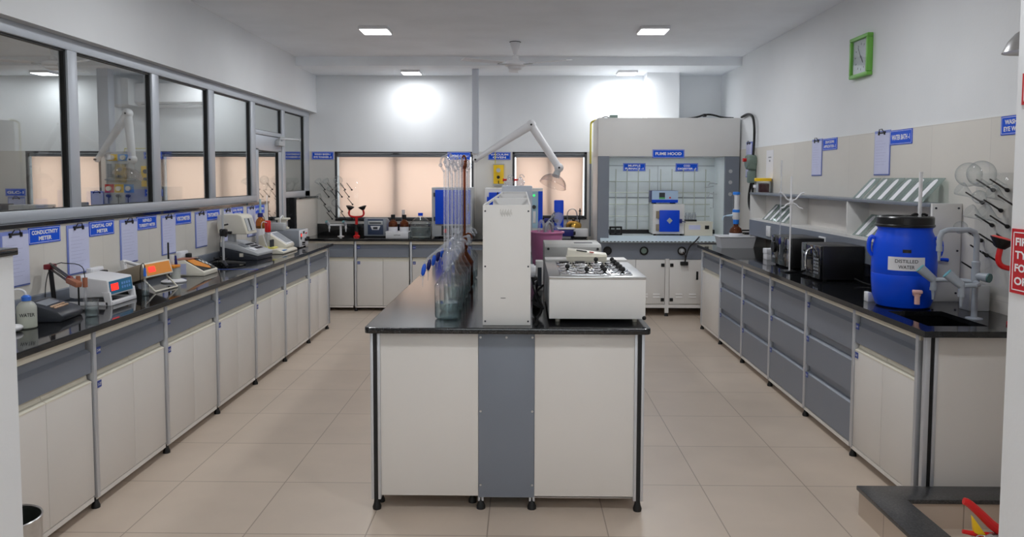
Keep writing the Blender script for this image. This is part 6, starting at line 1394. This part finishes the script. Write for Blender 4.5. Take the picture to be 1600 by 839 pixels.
for (px, py) in ((-0.09, -0.165), (0.13, -0.145)):
    a = MB().tube([(0, 0, 0.19), (px*0.9+0.03, py*0.45, 0.195), (px, py, 0.19)], 0.012, 12, smooth=1)
    a.cyl(0.015, (px, py, 0.2), (px, py, 0.15), 14).cyl(0.017, (px, py, 0.15), (px, py, 0.135), 14).tube([(px, py, 0.135), (px, py, 0.115), (px, py, 0.085)], [0.010, 0.005], 10)
    a = a.build('side_arm', M_PIPEG, t)
    k = Vector((-0.25, -0.62, 0.6)).normalized(); p0 = Vector((px, py, 0.19))
    MB().cyl(0.02, p0, p0+k*0.085, 18, 0.026).build('tap_handle', M_PIPEG, a)
    MB().cyl(0.0255, p0+k*0.085, p0+k*0.089, 18).build('teal_disc', TD, a)
MB().box(-0.045, -0.02, 0.362, -0.005, 0.0, 0.372).build('stub', M_PIPEG, t) if False else None
t = thing('valve_lever', 'small blue lever on the shelf end panel behind the swan neck tap', 'lever', (2.43, 4.4355, ZR+0.25))
MB().tube([(-0.02, 0, 0.006), (-0.02, -0.022, 0.004)], 0.008, 10).tube([(-0.03, -0.022, 0.006), (0.015, -0.024, 0.002), (0.055, -0.022, -0.002)], [0.006, 0.012], 10).build('lever', M_BLUE, t)
t = Q('socket_box', 'light grey junction box on the worktop behind the drum', 'junction box', 2.44, 4.16)
MB().box(-0.05, 0.0, 0, 0.05, 0.11, 0.14, 0.004).build('box', M_LGREY, t)
eyewash('red eye wash with red covered cup half hidden by the entrance wall', (2.445, 3.72, ZR), 0, 1.12)
# drying pegs with flasks
pegs = [(4.141, 1.582), (4.022, 1.584), (4.235, 1.511), (4.068, 1.474), (4.14, 1.391), (4.009, 1.392), (4.175, 1.222), (4.065, 1.195), (4.23, 1.30), (3.95, 1.50), (4.10, 1.29), (4.25, 1.12), (3.95, 1.30)]
loc = (2.573, 4.09, 1.02); pl2 = [(4.09-y, z-1.02) for y, z in pegs]; pv2 = (0, -0.10, 0.062)
rk3 = peg_rack('clear peg board with black pegs on the right wall above the eye wash', loc, RIGHT, 0.44, 0.66, pl2, pv2, None)
rack_flasks('right wall pegs', rk3, [('round', *pl2[0], 0.066, 'large round flask at the far top'), ('round', *pl2[1], 0.07, 'largest round flask at the near top'), ('cone', *pl2[2], 0.04, 'conical flask in the middle row'), ('round', *pl2[3], 0.036, 'round flask in the middle row'),
    ('round', *pl2[8], 0.036, 'small round flask at the lower far side'), ('cone', *pl2[4], 0.04, 'conical flask at the lower middle'), ('cone', *pl2[5], 0.045, 'conical flask at the lower near side'), ('cone', *pl2[9], 0.04, 'conical flask in the middle row by the entrance wall')], pv2, loc, RIGHT)

# ------------------------------------------------------------------ near the camera
t = thing('waste_bin', 'brushed steel waste bin beside the low entrance wall', 'bin', (-1.945, 2.74, 0))
MB().lathe([(0, 0), (0.11, 0), (0.122, 0.355), (0.125, 0.36), (0.122, 0.364), (0.117, 0.36), (0.106, 0.006), (0, 0.006)], seg=40).build('bin_wall', M_STEEL, t)
MB().lathe([(0.1155, 0.356), (0.112, 0.33), (0.106, 0.02), (0, 0.02)], seg=40).build('liner', mat('liner_dark', (0.16, 0.18, 0.16), 0.6), t)
t = thing('fire_extinguisher', 'red fire extinguisher with yellow band standing inside the granite kerb', 'fire extinguisher', (1.785, 2.80, -0.0), -0.2)
MB().lathe([(0, 0), (0.07, 0), (0.075, 0.008), (0.075, 0.20), (0.07, 0.225), (0.045, 0.25), (0.025, 0.262), (0, 0.262)], seg=32).build('cylinder', M_RED, t)
MB().lathe([(0.0755, 0.12), (0.0757, 0.121), (0.0757, 0.19), (0.0755, 0.191)], seg=32).lathe([(0.027, 0.255), (0.03, 0.265), (0.03, 0.275), (0.02, 0.28), (0, 0.28)], seg=20).build('yellow_band', M_YEL, t)
MB().cyl(0.018, (0, 0, 0.275), (0, 0, 0.31), 16).cyl(0.016, (0, 0, 0.29), (0.05, -0.01, 0.285), 14).lathe([(0, 0), (0.022, 0), (0.022, 0.008), (0, 0.008)], (-0.015, -0.02, 0.29), 18, axis=(-0.3, -1, 0.2)).build('valve', M_STEEL, t)
MB().prism([(-0.025, 0.30), (-0.075, 0.37), (-0.068, 0.31), (-0.04, 0.295)], 'y', -0.012, 0.012, 0.002).build('yellow_bracket', M_YEL, t)
MB().tube([(0.035, 0, 0.315), (0.0, 0, 0.335), (-0.05, 0, 0.385), (-0.09, 0, 0.42), (-0.105, 0, 0.424)], [0.02, 0.013], 10, smooth=1).build('squeeze_handle', M_RED, t)
MB().tube([(0.0, 0, 0.30), (-0.06, 0, 0.30), (-0.105, 0, 0.305)], [0.012, 0.008], 8).build('carry_handle', M_RED, t)
MB().tube([(-0.045+0.022*math.cos(a), -0.014, 0.285+0.018*math.sin(a)) for a in [2*PI*i/16 for i in range(17)]], 0.0025, 6).build('pin_ring', M_CHROME, t)
MB().tube([(0.05, -0.01, 0.285), (0.10, -0.015, 0.275), (0.13, -0.01, 0.24), (0.12, 0.0, 0.15), (0.10, 0.0, 0.03)], 0.013, 12, smooth=2).build('hose', M_RED, t)
